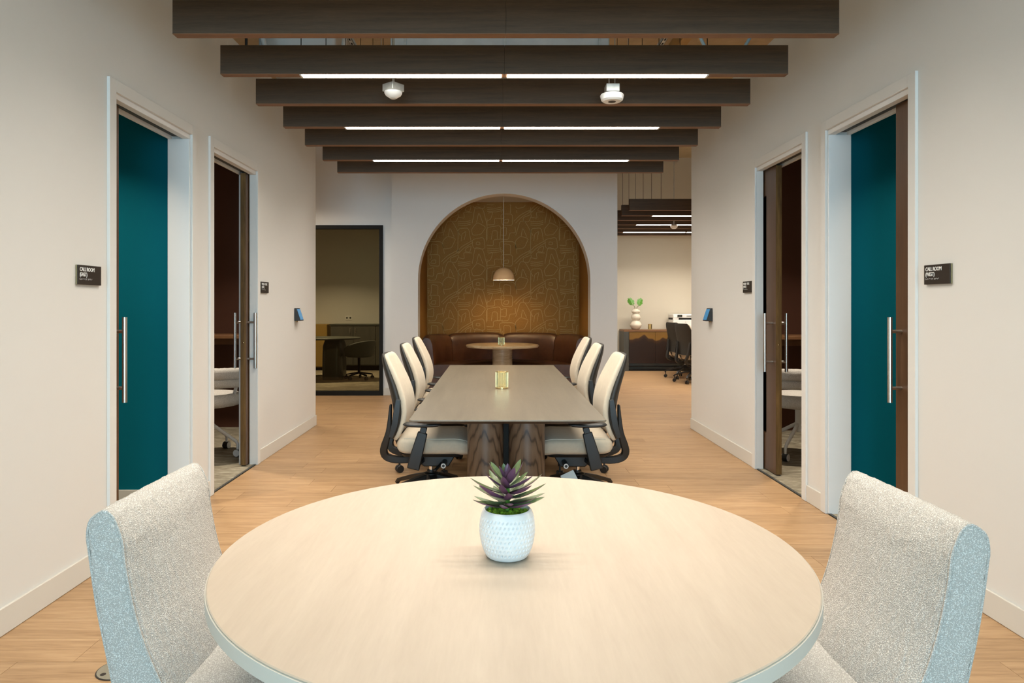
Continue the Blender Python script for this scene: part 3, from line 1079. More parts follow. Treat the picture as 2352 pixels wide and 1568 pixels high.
# ---------------------------------------------------------------- task chairs
def task_chair(label):
    t = tag(empty('task_chair'), label, 'chair', 'cream task chairs at the conference table')
    # back cushion: lofted up the profile (x, z, half width, half thickness)
    prof = [(-.232, .475, .175, .010), (-.222, .490, .205, .020), (-.200, .540, .222, .025), (-.182, .600, .228, .027), (-.176, .66, .230, .028),
            (-.184, .73, .228, .028), (-.206, .81, .220, .027), (-.238, .89, .207, .026), (-.266, .955, .190, .024), (-.282, .995, .170, .020), (-.289, 1.012, .140, .011)]
    rings = []
    n = len(prof)
    for i in range(41):
        f = i / 40
        x, z = lerp_curve([(p[0], p[1]) for p in prof], f)
        hw, ht = lerp_curve([(p[2], p[3]) for p in prof], f)
        g_ = min(f + .01, 1)
        h_ = max(f - .01, 0)
        t2 = (lerp_curve([(p[0], p[1]) for p in prof], g_) - lerp_curve([(p[0], p[1]) for p in prof], h_)).normalized()
        rg = superring((x - .026, 0, z), (0, 1, 0), (t2.y, 0, -t2.x), hw, ht, 3.6, 32)
        rings.append([(p[0] + .035 * (p[1] / .23) ** 2, p[1], p[2]) for p in rg])
    bk = MB().loft(rings).build('back_cushion', M['cream'], t, ang=1.2)
    # charcoal rear shell, thin at the top and deep behind the lumbar
    rings = []
    for i in range(41):
        f = i / 40
        x, z = lerp_curve([(p[0], p[1]) for p in prof], f)
        hw, ht = lerp_curve([(p[2], p[3]) for p in prof], f)
        dep = .010 + .062 * max(0, math.sin(PI * min(1, max(0, 1.06 - f)) ** 1.0)) ** 1.3 * (1 - f) ** .35
        x0 = x - .030
        rg = superring((x0 - dep * .5, 0, z + .003), (0, 1, 0), (1, 0, 0), hw + .004 - .02 * (1 - f) ** 3, .004 + dep * .5, 3.0, 32)
        rings.append([(p[0] + .032 * (p[1] / .23) ** 2, p[1], p[2]) for p in rg])
    MB().loft(rings).build('back_shell', M['darkshell'], t, ang=1.2)
    # side brackets of the lumbar frame
    for s in (-1, 1):
        pts = [(-.205, s * .236, .74), (-.214, s * .240, .66), (-.226, s * .240, .58), (-.252, s * .235, .50)]
        MB().bar(pts, .012, [.030, .040, .040, .03]).build('lumbar_bracket', M['black'], t, bevel=.003)
    # J spine
    for s in (-1, 1):
        pts = [(-.262, s * .165, .70), (-.268, s * .160, .61), (-.278, s * .152, .52), (-.302, s * .140, .44), (-.312, s * .130, .395), (-.296, s * .12, .358), (-.24, s * .11, .338), (-.15, s * .09, .335), (-.06, s * .07, .338)]
        P2 = [tuple(lerp_curve(pts, k / 24)) for k in range(25)]
        MB().bar(P2, .040, [.012 + .034 * min(1, k / 9) for k in range(25)]).build('spine', M['black'], t, bevel=.006)
        MB().bar([(-.235, s * .15, .50), (-.21, s * .13, .43), (-.19, s * .11, .40)], .02, .026).build('spine_link', M['black'], t, bevel=.004)
    # seat cushion
    rings = []
    for k in range(33):
        f = k / 32
        x = -.215 + .47 * f
        e = min(1, f * 7, (1 - f) * 6)
        e = math.sqrt(max(.0, 1 - (1 - e) ** 2)) * .96 + .04
        zc = .448 - .028 * max(0, f - .75) ** 1.5 * 6 - .006 * math.sin(PI * f)
        rings.append(superring((x, 0, zc), (0, 1, 0), (0, 0, 1), .248 * (.86 + .14 * e), .060 * (.45 + .55 * e), 4, 40))
    st = MB().loft(rings).build('seat', M['cream'], t, ang=1.2)
    for s in (-1, 1):
        pts = []
        for k in range(3, 31):
            rg = rings[k]
            q = rg[4] if s > 0 else rg[16]
            pts.append((q[0], q[1], q[2] + .001))
        MB().tube(pts, .0022, 6).build('piping', M['creamvinyl'], st)
    MB().loft([rrect2 for rrect2 in ([(p[0] - .0, p[1], .372) for p in rrect(.19, .20, .05, 0)], [(p[0], p[1], .392) for p in rrect(.205, .215, .05, 0)])]).build('seat_pan', M['black'], t)
    # mechanism
    m = MB().prism([(-.10, .315), (-.06, .285), (.10, .285), (.155, .375), (-.13, .375)], 'y', -.085, .085)
    mech = m.build('mechanism', M['black'], t, bevel=.006)
    kb = MB().tube([(.075, -.085, .318), (.075, -.205, .318)], .017, 16).build('tilt_knob', M['black'], t)
    MB().tube([(.075, -.2052, .318), (.075, -.2085, .318)], [.0155, .0155], 20).build('knob_ring', M['white_plastic'], kb)
    MB().tube([(.075, -.2086, .318), (.075, -.2095, .318)], .009, 16).build('knob_center', M['black'], kb)
    MB().bar([(.06, -.085, .31), (.02, -.19, .285)], .02, .012, (1, 0, 0)).build('lever', M['black'], t, bevel=.003)
    # arms
    for s in (-1, 1):
        a = [( -.105, s * .292, .318), (-.085, s * .294, .40), (-.045, s * .294, .545)]
        arm = MB().bar(a, [.026, .026, .022], [.078, .076, .060]).build('arm_post', M['black'], t, bevel=.006)
        MB().bar([(-.046, s * .294, .54), (-.036, s * .294, .578)], .022, .040).build('arm_neck', M['black'], arm, bevel=.004)
        MB().bar([(-.075, s * .12, .335), (-.10, s * .285, .335)], .05, .022, (1, 0, 0)).build('arm_bracket', M['black'], arm, bevel=.004)
        rg = []
        for k in range(13):
            f = k / 12
            e = math.sqrt(max(0, 1 - (2 * f - 1) ** 8)) * .9 + .1
            rg.append(superring((-.165 + .235 * f, s * .288, .596 - .006 * math.sin(PI * f)), (0, 1, 0), (0, 0, 1), .046 * (.7 + .3 * e), .013 * e, 3, 20))
        MB().loft(rg).build('arm_pad', M['black'], t, ang=1)
    # column and base
    MB().lathe([(.028, .16), (.028, .245)], c=(-.02, 0, 0), n=20).build('column_sleeve', M['black'], t)
    MB().lathe([(.014, .245), (.014, .29)], c=(-.02, 0, 0), n=20).build('gas_lift', M['chrome'], t)
    MB().lathe([(.045, .15), (.054, .165), (.050, .225), (.03, .232)], c=(-.02, 0, 0), n=24).build('hub', M['black'], t)
    for k in range(5):
        a = 2 * PI * k / 5 + math.radians(137)
        d = Vector((math.cos(a), math.sin(a), 0))
        c = Vector((-.02, 0, 0))
        sd = Vector((-d.y, d.x, 0))
        pts = [c + d * .03 + Vector((0, 0, .205)), c + d * .18 + Vector((0, 0, .172)), c + d * .335 + Vector((0, 0, .122)), c + d * .358 + Vector((0, 0, .098))]
        lg = MB().bar(pts, [.05, .040, .030, .028], [.040, .030, .024, .020], tuple(sd)).build('base_leg', M['black'], t, bevel=.004)
        cc = c + d * .345
        cs = MB()
        for sg in (-1, 1):
            p0 = cc + sd * sg * .008 + Vector((0, 0, .0305))
            p1 = cc + sd * sg * .026 + Vector((0, 0, .0305))
            cs.tube([p0, p0.lerp(p1, .2), p0.lerp(p1, .8), p1], [.026, .03, .03, .026], 20)
        cs.tube([cc + Vector((0, 0, .045)), cc + Vector((0, 0, .115))], .008, 10)
        cs.build('caster', M['black'], lg)
    return t
chair0 = task_chair('x')
spots = [(-.400, 4.50, 0, 'cream task chair nearest the camera on the left side of the conference table'),
         (-.437, 5.59, 0, 'cream task chair in the middle of the left side of the conference table'),
         (-.465, 6.65, 0, 'cream task chair at the far end of the left side of the conference table'),
         (.521, 4.49, PI, 'cream task chair with a paper tag, nearest on the right side of the conference table'),
         (.544, 5.58, PI, 'cream task chair in the middle of the right side of the conference table'),
         (.597, 6.64, PI, 'cream task chair at the far end of the right side of the conference table')]
tagged = None
for i, (x, y, rz, lb) in enumerate(spots):
    c = chair0 if i == 0 else copy_tree(chair0)
    c.location, c.rotation_euler = (x, y, 0), (0, 0, rz)
    c['label'] = lb
    if rz:
        for ch_ in c.children:
            if ch_.name.startswith('base_leg'):
                ch_.matrix_local = Matrix.Translation((-.02, 0, 0)) @ Matrix.Rotation(math.radians(14), 4, 'Z') @ Matrix.Translation((.02, 0, 0))
    if i == 3:
        tagged = c
# right-hand chairs are turned, so their tilt knob goes on the other flank; paper tag on the near right chair
mt = MB().add([(-.03, .215, .235), (.055, .215, .262), (.030, .217, .345), (-.055, .217, .318)], [(0, 1, 2, 3)])
mt.add([(-.03, .2155, .235), (.055, .2155, .262), (.030, .2175, .345), (-.055, .2175, .318)], [(0, 3, 2, 1)])
mt = MB()
q0 = [(-.045, .300), (.035, .262), (.072, .335), (-.008, .373)]
mt.prism([(p[0] + .04, p[1] - .075) for p in q0], 'y', .2150, .2162)
mt.build('paper_tag', M['paper'], tagged)
for (x, y, rz, lb) in ((3.48, 12.45, .40, 'dark-backed task chair at the white desk, left of the two'),
                       (3.45, 11.72, .40, 'dark-backed task chair at the white desk, right of the two')):
    c = copy_tree(chair0)
    c.location, c.rotation_euler = (x, y, 0), (0, 0, rz)
    c['label'], c['group'] = lb, 'task chairs in the far room'

# turned chairs: knob for the flank that faces the camera
for i_, ch in enumerate([o for o in COL.objects if o.name.startswith('task_chair')]):
    if abs(ch.rotation_euler.z - PI) < .01:
        kb = MB().tube([(.075, .085, .318), (.075, .205, .318)], .017, 16).build('recline_knob', M['black'], ch)
        MB().tube([(.075, .2052, .318), (.075, .2085, .318)], [.0155, .0155], 20).build('knob_ring', M['white_plastic'], kb)
        MB().tube([(.075, .2086, .318), (.075, .2095, .318)], .009, 16).build('knob_center', M['black'], kb)

# ---------------------------------------------------------------- niche: sofa, table, pendant
SC = (ACX, 9.885)
def arc_pt(th, r):
    return Vector((SC[0] + r * math.cos(th), SC[1] + r * math.sin(th), 0))
sofa = tag(empty('banquette_sofa', (SC[0], SC[1], 0)), 'curved dark brown leather banquette filling the arched niche', 'sofa')
def arc_loft(name, th0, th1, sec, n, m, puff=.05, parent=sofa, ext0=0, ext1=0):
    rings = []
    for i in range(n + 1):
        f = i / n
        th = th0 + (th1 - th0) * f
        e = (1 - abs(2 * f - 1) ** 7 * puff * 2)
        cx_ = sum(p[0] for p in sec) / len(sec)
        cz_ = sum(p[1] for p in sec) / len(sec)
        rg = []
        for r, z in sec:
            rr_ = cx_ + (r - cx_) * e
            zz = cz_ + (z - cz_) * e
            rg.append((rr_ * math.cos(th), rr_ * math.sin(th), max(.004, zz)))
        rings.append(rg)
    return MB().loft(rings).build(name, m, parent, ang=1)
back_sec = [(1.19, .30), (1.195, .60), (1.195, .78), (1.185, .855), (1.15, .888), (1.10, .888), (1.06, .855), (1.03, .78), (1.02, .66), (1.01, .54), (1.005, .44), (1.0, .36), (1.02, .30)]
seams = [PI + .04, math.radians(140), PI / 2, math.radians(41), -.04]
for a, b_ in zip(seams, seams[1:]):
    arc_loft('backrest', a - .004, b_ + .004, back_sec, 44, M['leather'], .075)
seat_sec = [(1.06, .30), (1.06, .455), (.98, .468), (.75, .470), (.63, .465), (.595, .445), (.585, .40), (.59, .32), (.62, .30)]
for a, b_ in zip([PI + .04, PI / 2, -.04][:2], [PI / 2, -.04]):
    arc_loft('seat', a - .003, b_ + .003, seat_sec, 48, M['leather'], .012)
base_sec = [(1.16, .004), (1.16, .298), (.62, .298), (.62, .004)]
arc_loft('plinth', PI + .03, -.03, base_sec, 64, M['leather'], 0)

t = tag(empty('niche_table', (.11, 10.19, 0)), 'round travertine table with cylinder pedestal in front of the leather banquette', 'table')
MB().lathe([(.50, .700), (.535, .703), (.545, .715), (.545, .727), (.535, .738), (.525, .74)], n=96).build('tabletop', M['travertine'], t, ang=.7)
MB().lathe([(.148, .002), (.148, .699)], n=48).build('pedestal', M['travertine'], t)

t = tag(empty('pendant_lamp', (.131, 10.32, 1.705)), 'tan dome pendant lamp hanging in the arched niche', 'lamp')
dome = [(.164, 0), (.163, .03), (.155, .075), (.138, .115), (.110, .150), (.07, .174), (.03, .186), (.012, .19)]
MB().lathe(dome, n=48, caps=False).build('lamp_shade', M['pendant'], t, ang=1)
MB().lathe([(r - .003, z + .0005) for r, z in dome[:-1]] , n=48, caps=False).build('shade_lining', M['pendant_in'], t, ang=1)
MB().tube([(0, 0, .188), (0, 0, NZ - 1.705 - .02)], .0045, 8).build('cord', M['cord'], t)
MB().lathe([(.055, NZ - 1.706 - .018), (.06, NZ - 1.706), (.0, NZ - 1.7055)], n=32).build('canopy', M['white_metal'], t)
MB().lathe([(.012, .19), (.014, .178), (.014, .150)], n=16).build('socket', M['brass'], t)
MB().lathe([(.012, .148), (.03, .115), (.034, .085), (.026, .06), (.008, .05)], n=20).build('bulb', M['bulb'], t)

# ---------------------------------------------------------------- brass wire candle holders
def candle_holder(loc, r, h, n, label):
    t = tag(empty('candle_holder', loc), label, 'candle holder', 'ribbed brass candle holders')
    MB().lathe([(r, .001), (r, .010), (r - .003, .011), (0.001, .011)], n=40).build('base_plate', M['brass'], t, ang=.6)
    mb = MB()
    ring_ = [(r * math.cos(2 * PI * k / 48), r * math.sin(2 * PI * k / 48), h) for k in range(48)]
    rg = []
    for k in range(48):
        a = 2 * PI * k / 48
        rg.append([((r + q[0]) * math.cos(a), (r + q[0]) * math.sin(a), h + q[1]) for q in ((.0015, 0), (0, .0015), (-.0015, 0), (0, -.0015))])
    MB().loft(rg, closed=True).build('rim', M['brass'], t)
    MB().lathe([(r - .004, .012), (r - .004, h - .002)], n=40, caps=False).build('glass_sleeve', M['amber'], t)
    for k in range(n):
        a = 2 * PI * k / n
        MB().tube([(r * math.cos(a), r * math.sin(a), .009), (r * math.cos(a), r * math.sin(a), h)], .0011, 5).build('wire', M['brass'], t)
    return t
candle_holder((.049, 4.915, .731), .0455, .117, 36, 'ribbed brass candle holder in the middle of the conference table')
candle_holder((.094, 10.0, .741), .045, .115, 24, 'ribbed brass candle holder on the round travertine table')

# ---------------------------------------------------------------- potted succulent
t = tag(empty('potted_succulent', (.029, 1.632, .731)), 'purple and green succulent in a dimpled white pot on the maple table', 'plant')
def pot():
    prof = [(.043, 0), (.050, .004), (.0575, .018), (.0635, .038), (.0665, .060), (.0660, .080), (.0630, .098), (.0585, .109), (.0555, .1125)]
    nz, na = 120, 260
    rings = []
    for i in range(nz + 1):
        r, z = lerp_curve(prof, i / nz)
        rg = []
        for j in range(na):
            a = 2 * PI * j / na
            d = 0
            if .012 < z < .100:
                row_ = (z - .012) / .0112
                fr_ = row_ - int(row_)
                ph = (a / (2 * PI) * 40 + int(row_) * .37 - (fr_ - .5) * .55) % 1
                u = max(0, 1 - abs(ph - .5) / .22) * max(0, 1 - abs(fr_ - .5) / .34)
                d = .0040 * min(1, u * 1.8)
            rg.append(((r - d) * math.cos(a), (r - d) * math.sin(a), z))
        rings.append(rg)
    for r, z in ((.0535, .1135), (.0515, .111), (.050, .095)):
        rings.append([(r * math.cos(2 * PI * j / na), r * math.sin(2 * PI * j / na), z) for j in range(na)])
    return MB().loft(rings)
pot().build('pot', M['potwhite'], t, ang=.9)
mb = MB()
R = random.Random(5)
for k in range(60):
    a, rr_ = R.uniform(0, 2 * PI), .047 * math.sqrt(R.random())
    s = R.uniform(.007, .012)
    mb.lathe([(.0005, -s), (s * .75, -s * .5), (s, 0), (s * .75, s * .5), (.0005, s)], c=(rr_ * math.cos(a), rr_ * math.sin(a), .101 + R.uniform(-.002, .003)), n=8)
mb.lathe([(.051, .088), (.051, .098)], n=32)
o = mb.build('moss', M['moss'], t, ang=2)
o['kind'] = 'stuff'
MB().tube([(0, 0, .095), (.002, 0, .15), (0, .002, .185)], [.006, .005, .003], 10).build('stem', M['leaf_green'], t)
def leaf_mesh(L, W, curl, name):
    mb = MB()
    n = 10
    vs_, fs = [], []
    for i in range(n + 1):
        f = i / n
        w_ = W * (math.sin(PI * min(1, f * .88 + .1)) ** .8) * (1 if f < .97 else .15)
        x = L * f
        z = curl * L * f * f
        for s, dz in ((-1, .35), (-.5, .08), (0, 0), (.5, .08), (1, .35)):
            vs_.append((x, s * w_ / 2, z + dz * w_ * .6))
    for i in range(n):
        for j in range(4):
            q = i * 5 + j
            fs.append((q, q + 5, q + 6, q + 1))
    me = bpy.data.meshes.new(name)
    me.from_pydata(vs_, [], fs)
    me.shade_smooth()
    me.materials.append(M['succulent'])
    bmx = bmesh.new(); bmx.from_mesh(me)
    for f_ in bmx.faces:
        if f_.normal.z < 0:
            f_.normal_flip()
    bmx.to_mesh(me); bmx.free()
    return me
LM = [leaf_mesh(.092, .023, .30, 'leaf'), leaf_mesh(.086, .024, .42, 'leaf'), leaf_mesh(.066, .021, .36, 'leaf'), leaf_mesh(.042, .017, .15, 'leaf')]
k = 0
for tier, (z, cnt, el, lm) in enumerate(((.117, 7, -4, 0), (.126, 6, -2, 0), (.137, 6, 2, 1), (.149, 6, 6, 1), (.161, 5, 14, 2), (.171, 5, 32, 2), (.177, 4, 58, 3), (.180, 2, 80, 3))):
    for j in range(cnt):
        a = 2 * PI * (j + .37 * tier) / cnt + R.uniform(-.18, .18)
        o = bpy.data.objects.new('leaf', LM[lm])
        COL.objects.link(o)
        o.parent = t
        o.location = (.004 * math.cos(a), .004 * math.sin(a), z)
        o.rotation_euler = (R.uniform(-.3, .3), -math.radians(el + R.uniform(-7, 7)), a)
        s = R.uniform(.85, 1.08)
        o.scale = (s, s, s)

# ---------------------------------------------------------------- signs
def text_mesh(txt, size, m, parent, mat4, name='lettering', squeeze=.86, ext=.0006, bold=.012):
    cu = bpy.data.curves.new('t', 'FONT')
    cu.body = txt
    cu.size = size
    cu.extrude = ext
    cu.offset = bold * size
    cu.resolution_u = 3
    cu.space_character = .93
    tmp = bpy.data.objects.new('t', cu)
    COL.objects.link(tmp)
    bpy.context.view_layer.update()
    me = bpy.data.meshes.new_from_object(tmp.evaluated_get(bpy.context.evaluated_depsgraph_get()))
    bpy.data.objects.remove(tmp)
    me.name = name
    for v in me.vertices:
        v.co.x *= squeeze
    me.materials.clear()
    me.materials.append(m)
    o = bpy.data.objects.new(name, me)
    COL.objects.link(o)
    o.parent = parent
    o.matrix_local = mat4
    return o

def room_sign(side, y0, zc, lines, label):
    """plate on the wall; local x runs along the reading direction, local z out of the wall"""
    w_, h_ = .19, .094
    x = XL if side < 0 else XR
    t = tag(empty('room_sign', (x, y0, zc)), label, 'sign', 'room name signs on the corridor walls')
    # reading direction: left wall reads towards +Y, right wall towards -Y
    rd = Vector((0, 1, 0)) if side < 0 else Vector((0, -1, 0))
    out = Vector((1, 0, 0)) if side < 0 else Vector((-1, 0, 0))
    mat = Matrix((rd, Vector((0, 0, 1)), out)).transposed().to_4x4()
    def place(o, dx, dz, do):
        o.matrix_local = Matrix.Translation(rd * dx + Vector((0, 0, dz)) + out * do) @ mat
        return o
    place(B(0, w_, 0, h_, 0, .008).build('backer', M['signedge'], t, bevel=.001), -w_ / 2, -h_ / 2, .0005)
    place(B(0, w_, 0, h_, 0, .005).build('plate', M['sign'], t, bevel=.001), -w_ / 2, -h_ / 2, .0087)
    xx = -w_ / 2 + .012
    for i, ln in enumerate(lines):
        text_mesh(ln, .026, M['letter'], t, Matrix.Translation(rd * xx + Vector((0, 0, .018 - i * .0245)) + out * .0143) @ mat)
    br = MB()
    Rb = random.Random(len(lines[0]) + len(lines[1]))
    px_ = 0
    for wlen in (4, 4, 6) if len(lines[0]) < 10 else (2, 7, 5):
        for _ in range(wlen):
            for cx_ in (0, 1):
                for cz_ in (0, 1, 2):
                    if Rb.random() < .45:
                        br.lathe([(.0011, 0), (.0008, .0006), (.0002, .0008)], c=(px_ + cx_ * .0024, -cz_ * .0024, 0), n=6)
            px_ += .0066
        px_ += .005
    place(br.build('braille', M['letter'], t), xx, -.018, .0138)
    return t
room_sign(-1, 3.328, 1.474, ('CALL ROOM', '(EAST)'), 'dark brown CALL ROOM (EAST) sign beside the left teal room')
room_sign(1, 3.252, 1.476, ('CALL ROOM', '(WEST)'), 'dark brown CALL ROOM (WEST) sign beside the right teal room')
room_sign(-1, 5.862, 1.480, ('WALK + TALK', '(EAST)'), 'small dark sign beside the second doorway on the left wall')
room_sign(1, 5.700, 1.480, ('WALK + TALK', '(WEST)'), 'small dark sign beside the second doorway on the right wall')

# wall touch panels, tilted wedges
def touch_panel(side, y, z, label):
    x = XL if side < 0 else XR
    s = -side
    t = tag(empty('touch_panel', (x, y, z)), label, 'touch panel', 'wall touch panels')
    hw, hh = .062, .063
    MB().prism([(s * .001, -hh), (s * .062, -hh), (s * .020, hh), (s * .001, hh)], 'y', -hw, hw).build('housing', M['black'], t, bevel=.003)
    p0, p1 = Vector((s * .0625, 0, -hh)), Vector((s * .0205, 0, hh))
    d = (p1 - p0)
    nrm = Vector((s * d.z, 0, -s * d.x)).normalized()
    a, b_ = p0 + d * .08 + nrm * .0006, p0 + d * .92 + nrm * .0006
    k = nrm * .0012
    vs_ = []
    for q in (a, b_):
        for yy in (-hw * .87, hw * .87):
            vs_.append((q.x, yy, q.z))
    vs_ += [(v[0] + k.x, v[1], v[2] + k.z) for v in vs_]
    MB().add(vs_, [(0, 1, 3, 2), (4, 6, 7, 5), (0, 4, 5, 1), (2, 3, 7, 6), (0, 2, 6, 4), (1, 5, 7, 3)]).build('screen', M['screen'], t, smooth=False)
    B(s * .001, s * .014, -.015, .015, -hh - .012, -hh).build('mount', M['insul'], t)
touch_panel(-1, 6.82, 1.235, 'small black touch panel with blue screen on the left wall')
touch_panel(1, 6.70, 1.235, 'small black touch panel with blue screen on the right wall')

# ---------------------------------------------------------------- ceiling sensors
t = tag(empty('ceiling_sensor', (-.690, 4.63, 2.73)), 'white dome sensor under a square box, left of centre among the baffles', 'sensor', 'sensors hanging between the baffles')
bx = B(-.052, .052, -.052, .052, .045, .095).build('junction_box', M['galv'], t, bevel=.003)
bx.rotation_euler = (0, 0, PI / 4 + .1)
MB().lathe([(.020, 0), (.024, .001), (.052, .020), (.060, .034), (.060, .044)], n=32).build('dome', M['white_plastic'], t, ang=.5)
MB().lathe([(.019, -.001), (.017, -.004), (.001, -.005)], n=24).build('lens', M['galv'], t)
MB().tube([(0, 0, .09), (0, 0, .40), (0, .03, DECK - 2.74)], .009, 8).build('conduit', M['galv'], t)
t = tag(empty('ceiling_sensor', (.795, 4.64, 2.71)), 'white disc sensor under a metal box, right of centre among the baffles', 'sensor', 'sensors hanging between the baffles')
B(-.045, .045, -.045, .045, .06, .112).build('junction_box', M['galv'], t, bevel=.003)
MB().lathe([(.001, 0), (.060, .001), (.074, .012), (.080, .040), (.076, .048), (.05, .058)], n=40).build('disc', M['white_plastic'], t, ang=.5)
MB().lathe([(.001, -.0008), (.026, -.0008), (.026, .002)], n=24).build('vent', M['sign'], t)
for dx in (-.02, .02):
    MB().tube([(dx, 0, .11), (dx, 0, DECK - 2.72)], .0035, 6).build('suspension_rod', M['galv'], t)
t = tag(empty('ceiling_sensor', (3.08, 11.75, 2.64)), 'white dome sensor in front of a light strip in the far room', 'sensor')
MB().lathe([(.03, 0), (.055, .02), (.065, .05), (.04, .07)], n=32).build('dome', M['white_plastic'], t)
MB().tube([(0, 0, .06), (0, 0, DECK - 2.65)], .008, 8).build('conduit', M['galv'], t)

# ---------------------------------------------------------------- services under the deck
t = tag(empty('air_duct', (.1, 7.3, 4.0)), 'wide pale sheet-metal duct above the middle of the baffles', 'duct')
B(-1.15, 1.05, -.45, .45, -.28, .23).build('body', M['duct'], t, bevel=.01)
for x in (-1.0, .0, .95):
    B(x - .015, x + .015, -.47, .47, -.30, .235).build('flange', M['galv'], t)
t = tag(empty('air_duct', (-1.95, 7.1, 3.92)), 'short white duct with a bent pipe above the left end of the baffles', 'duct')
B(-.38, .38, -.4, .4, -.2, .3).build('body', M['white_metal'], t, bevel=.04, seg=4)
for i, (x, lb) in enumerate(((-1.30, 'perforated steel strut channel above the left half of the baffles'), (1.52, 'perforated steel strut channel above the right half of the baffles'))):
    t = tag(empty('strut_channel', (x, 6.6, 3.70)), lb, 'strut', 'strut channels under the deck')
    MB().box(-.02, .02, -1.4, 1.4, 0, .004).box(-.02, -.016, -1.4, 1.4, 0, .04).box(.016, .02, -1.4, 1.4, 0, .04).build('channel', M['galv'], t, smooth=False)
    for k in range(27):
        B(-.007, .007, -1.3 + k * .1 - .022, -1.3 + k * .1 + .022, -.001, .0).build('slot', M['blackmetal'], t, smooth=False)
    for yy in (-1.2, 1.2):
        MB().tube([(0, yy, .02), (0, yy, DECK - 3.70)], .005, 6).build('rod', M['galv'], t)
for i, (x, w_, lb) in enumerate(((.75, .09, 'pair of kraft-wrapped joists above the baffles, right of centre'), (2.05, .10, 'tan joist above the right ends of the baffles'))):
    B(x, x + w_, 5.2, 9.6, 4.24, 4.399).build('joist', M['insul']); tag(COL.objects[-1], lb, 'joist', 'joists under the deck')
def pipe(name, pts, r, m, lb):
    o = MB().tube([tuple(lerp_curve(pts, k / 20)) for k in range(21)], r, 10).build(name, m)
    return tag(o, lb, 'conduit', 'loose conduits and hoses under the deck')
pipe('conduit', [(-2.15, 6.2, DECK), (-2.10, 6.2, 3.70), (-1.85, 6.2, 3.56), (-1.5, 6.25, 3.56), (-1.40, 6.3, 3.66), (-1.38, 6.3, DECK)], .022, M['white_metal'], 'bent white conduit above the left end of the lit baffle')
pipe('hose', [(1.75, 6.1, DECK), (1.78, 6.1, 3.9), (1.9, 6.1, 3.60), (2.05, 6.1, 3.56), (2.2, 6.1, 3.60), (2.35, 6.1, 3.9), (2.38, 6.1, DECK)], .014, plain('hose_blue', lin(.45, .62, .68), .5), 'pale blue hose looping above the right end of the baffles')
t = tag(empty('exit_sign_mount', (-2.15, 5.9, 3.52)), 'small black mount with a red tip above the left end of the baffles', 'fixture')
MB().tube([(0, 0, 0), (0, 0, DECK - 3.52)], .012, 8).build('post', M['black'], t)
MB().tube([(-.09, 0, .0), (.05, 0, .0)], .02, 10).build('arm', M['black'], t)
MB().tube([(.05, 0, .0), (.09, 0, .0)], .018, 10).build('tip', M['redplastic'], t)
t = tag(empty('strut_channel', (4.1, 11.2, 3.75)), 'slotted strut channel hanging high in the far room', 'strut')
MB().box(-.025, .025, -2.2, 2.6, 0, .04).build('channel', M['insul'], t, smooth=False)
for k in range(9):
    B(-.009, .009, -2.0 + k * .5 - .17, -2.0 + k * .5 + .17, -.002, 0).build('slot', M['blackmetal'], t, smooth=False)
for yy in (-2, 0, 2):
    MB().tube([(0, yy, .03), (0, yy, DECK - 3.75)], .005, 6).build('rod', M['galv'], t)

# ---------------------------------------------------------------- booth furniture
def booth_chair(loc, rz, label):
    t = tag(empty('booth_chair', loc, rz), label, 'chair', 'boucle swivel chairs in the booths')
    # faces +Y; back roll wraps the -Y side
    def roll(name, z, rz_, rt, r0):
        rings = []
        for k in range(61):
            f = k / 60
            a = math.radians(-90) + (f - .5) * math.radians(215)
            e = math.sqrt(max(0, 1 - abs(2 * f - 1) ** 6)) * .93 + .07
            c = Vector((r0 * math.cos(a), r0 * math.sin(a), z - .03 * abs(2 * f - 1) ** 2))
            rings.append(superring(c, (math.cos(a), math.sin(a), 0), (0, 0, 1), rt * e, rz_ * e, 2.4, 22))
        mb = MB().loft(rings)
        fuzz(mb, .003, 120)
        return mb.build(name, M['boucle'], t, ang=3)
    roll('back_roll', .735, .052, .058, .275)
    roll('lower_roll', .655, .042, .055, .268)
    mb = MB()
    rings = []
    for r, z in ((.02, .435), (.20, .435), (.262, .447), (.285, .48), (.285, .515), (.265, .545), (.2, .556), (.02, .56)):
        rings.append([(r * math.cos(2 * PI * k / 48), r * math.sin(2 * PI * k / 48), z) for k in range(48)])
    mb.loft(rings)
    mb.build('seat', M['boucle'], t, ang=3)
    for sx in (-1, 1):
        MB().bar([(sx * .20, -.10, .46), (sx * .235, -.13, .62)], .05, .03).build('back_support', M['boucle'], t, bevel=.01)
    MB().lathe([(.03, .22), (.03, .43)], n=20).build('column', M['white_metal'], t)
    for k in range(4):
        a = PI / 4 + k * PI / 2 + .25
        d = Vector((math.cos(a), math.sin(a), 0))
        sd = Vector((-d.y, d.x, 0))
        pts = [d * .02 + Vector((0, 0, .285)), d * .27 + Vector((0, 0, .135)), d * .285 + Vector((0, 0, .11)), d * .285 + Vector((0, 0, .06))]
        lg = MB().tube([tuple(p) for p in pts], [.016, .014, .012, .010], 12).build('base_leg', M['white_metal'], t)
        cc = d * .285
        m = MB()
        m.tube([cc - sd * .026 + Vector((0, 0, .035)), cc - sd * .006 + Vector((0, 0, .035))], .030, 20)
        m.tube([cc + sd * .006 + Vector((0, 0, .035)), cc + sd * .026 + Vector((0, 0, .035))], .030, 20)
        m.build('caster', M['white_plastic'], lg)
        MB().tube([cc - sd * .022 + Vector((0, 0, .035)), cc + sd * .022 + Vector((0, 0, .035))], .0312, 20).build('caster_tread', M['black'], lg)
    return t
booth_chair((-2.53, 6.02, .004), .35, 'cream boucle swivel chair seen through the second doorway on the left')
booth_chair((2.66, 5.98, .004), -.25, 'cream boucle swivel chair seen through the second doorway on the right')
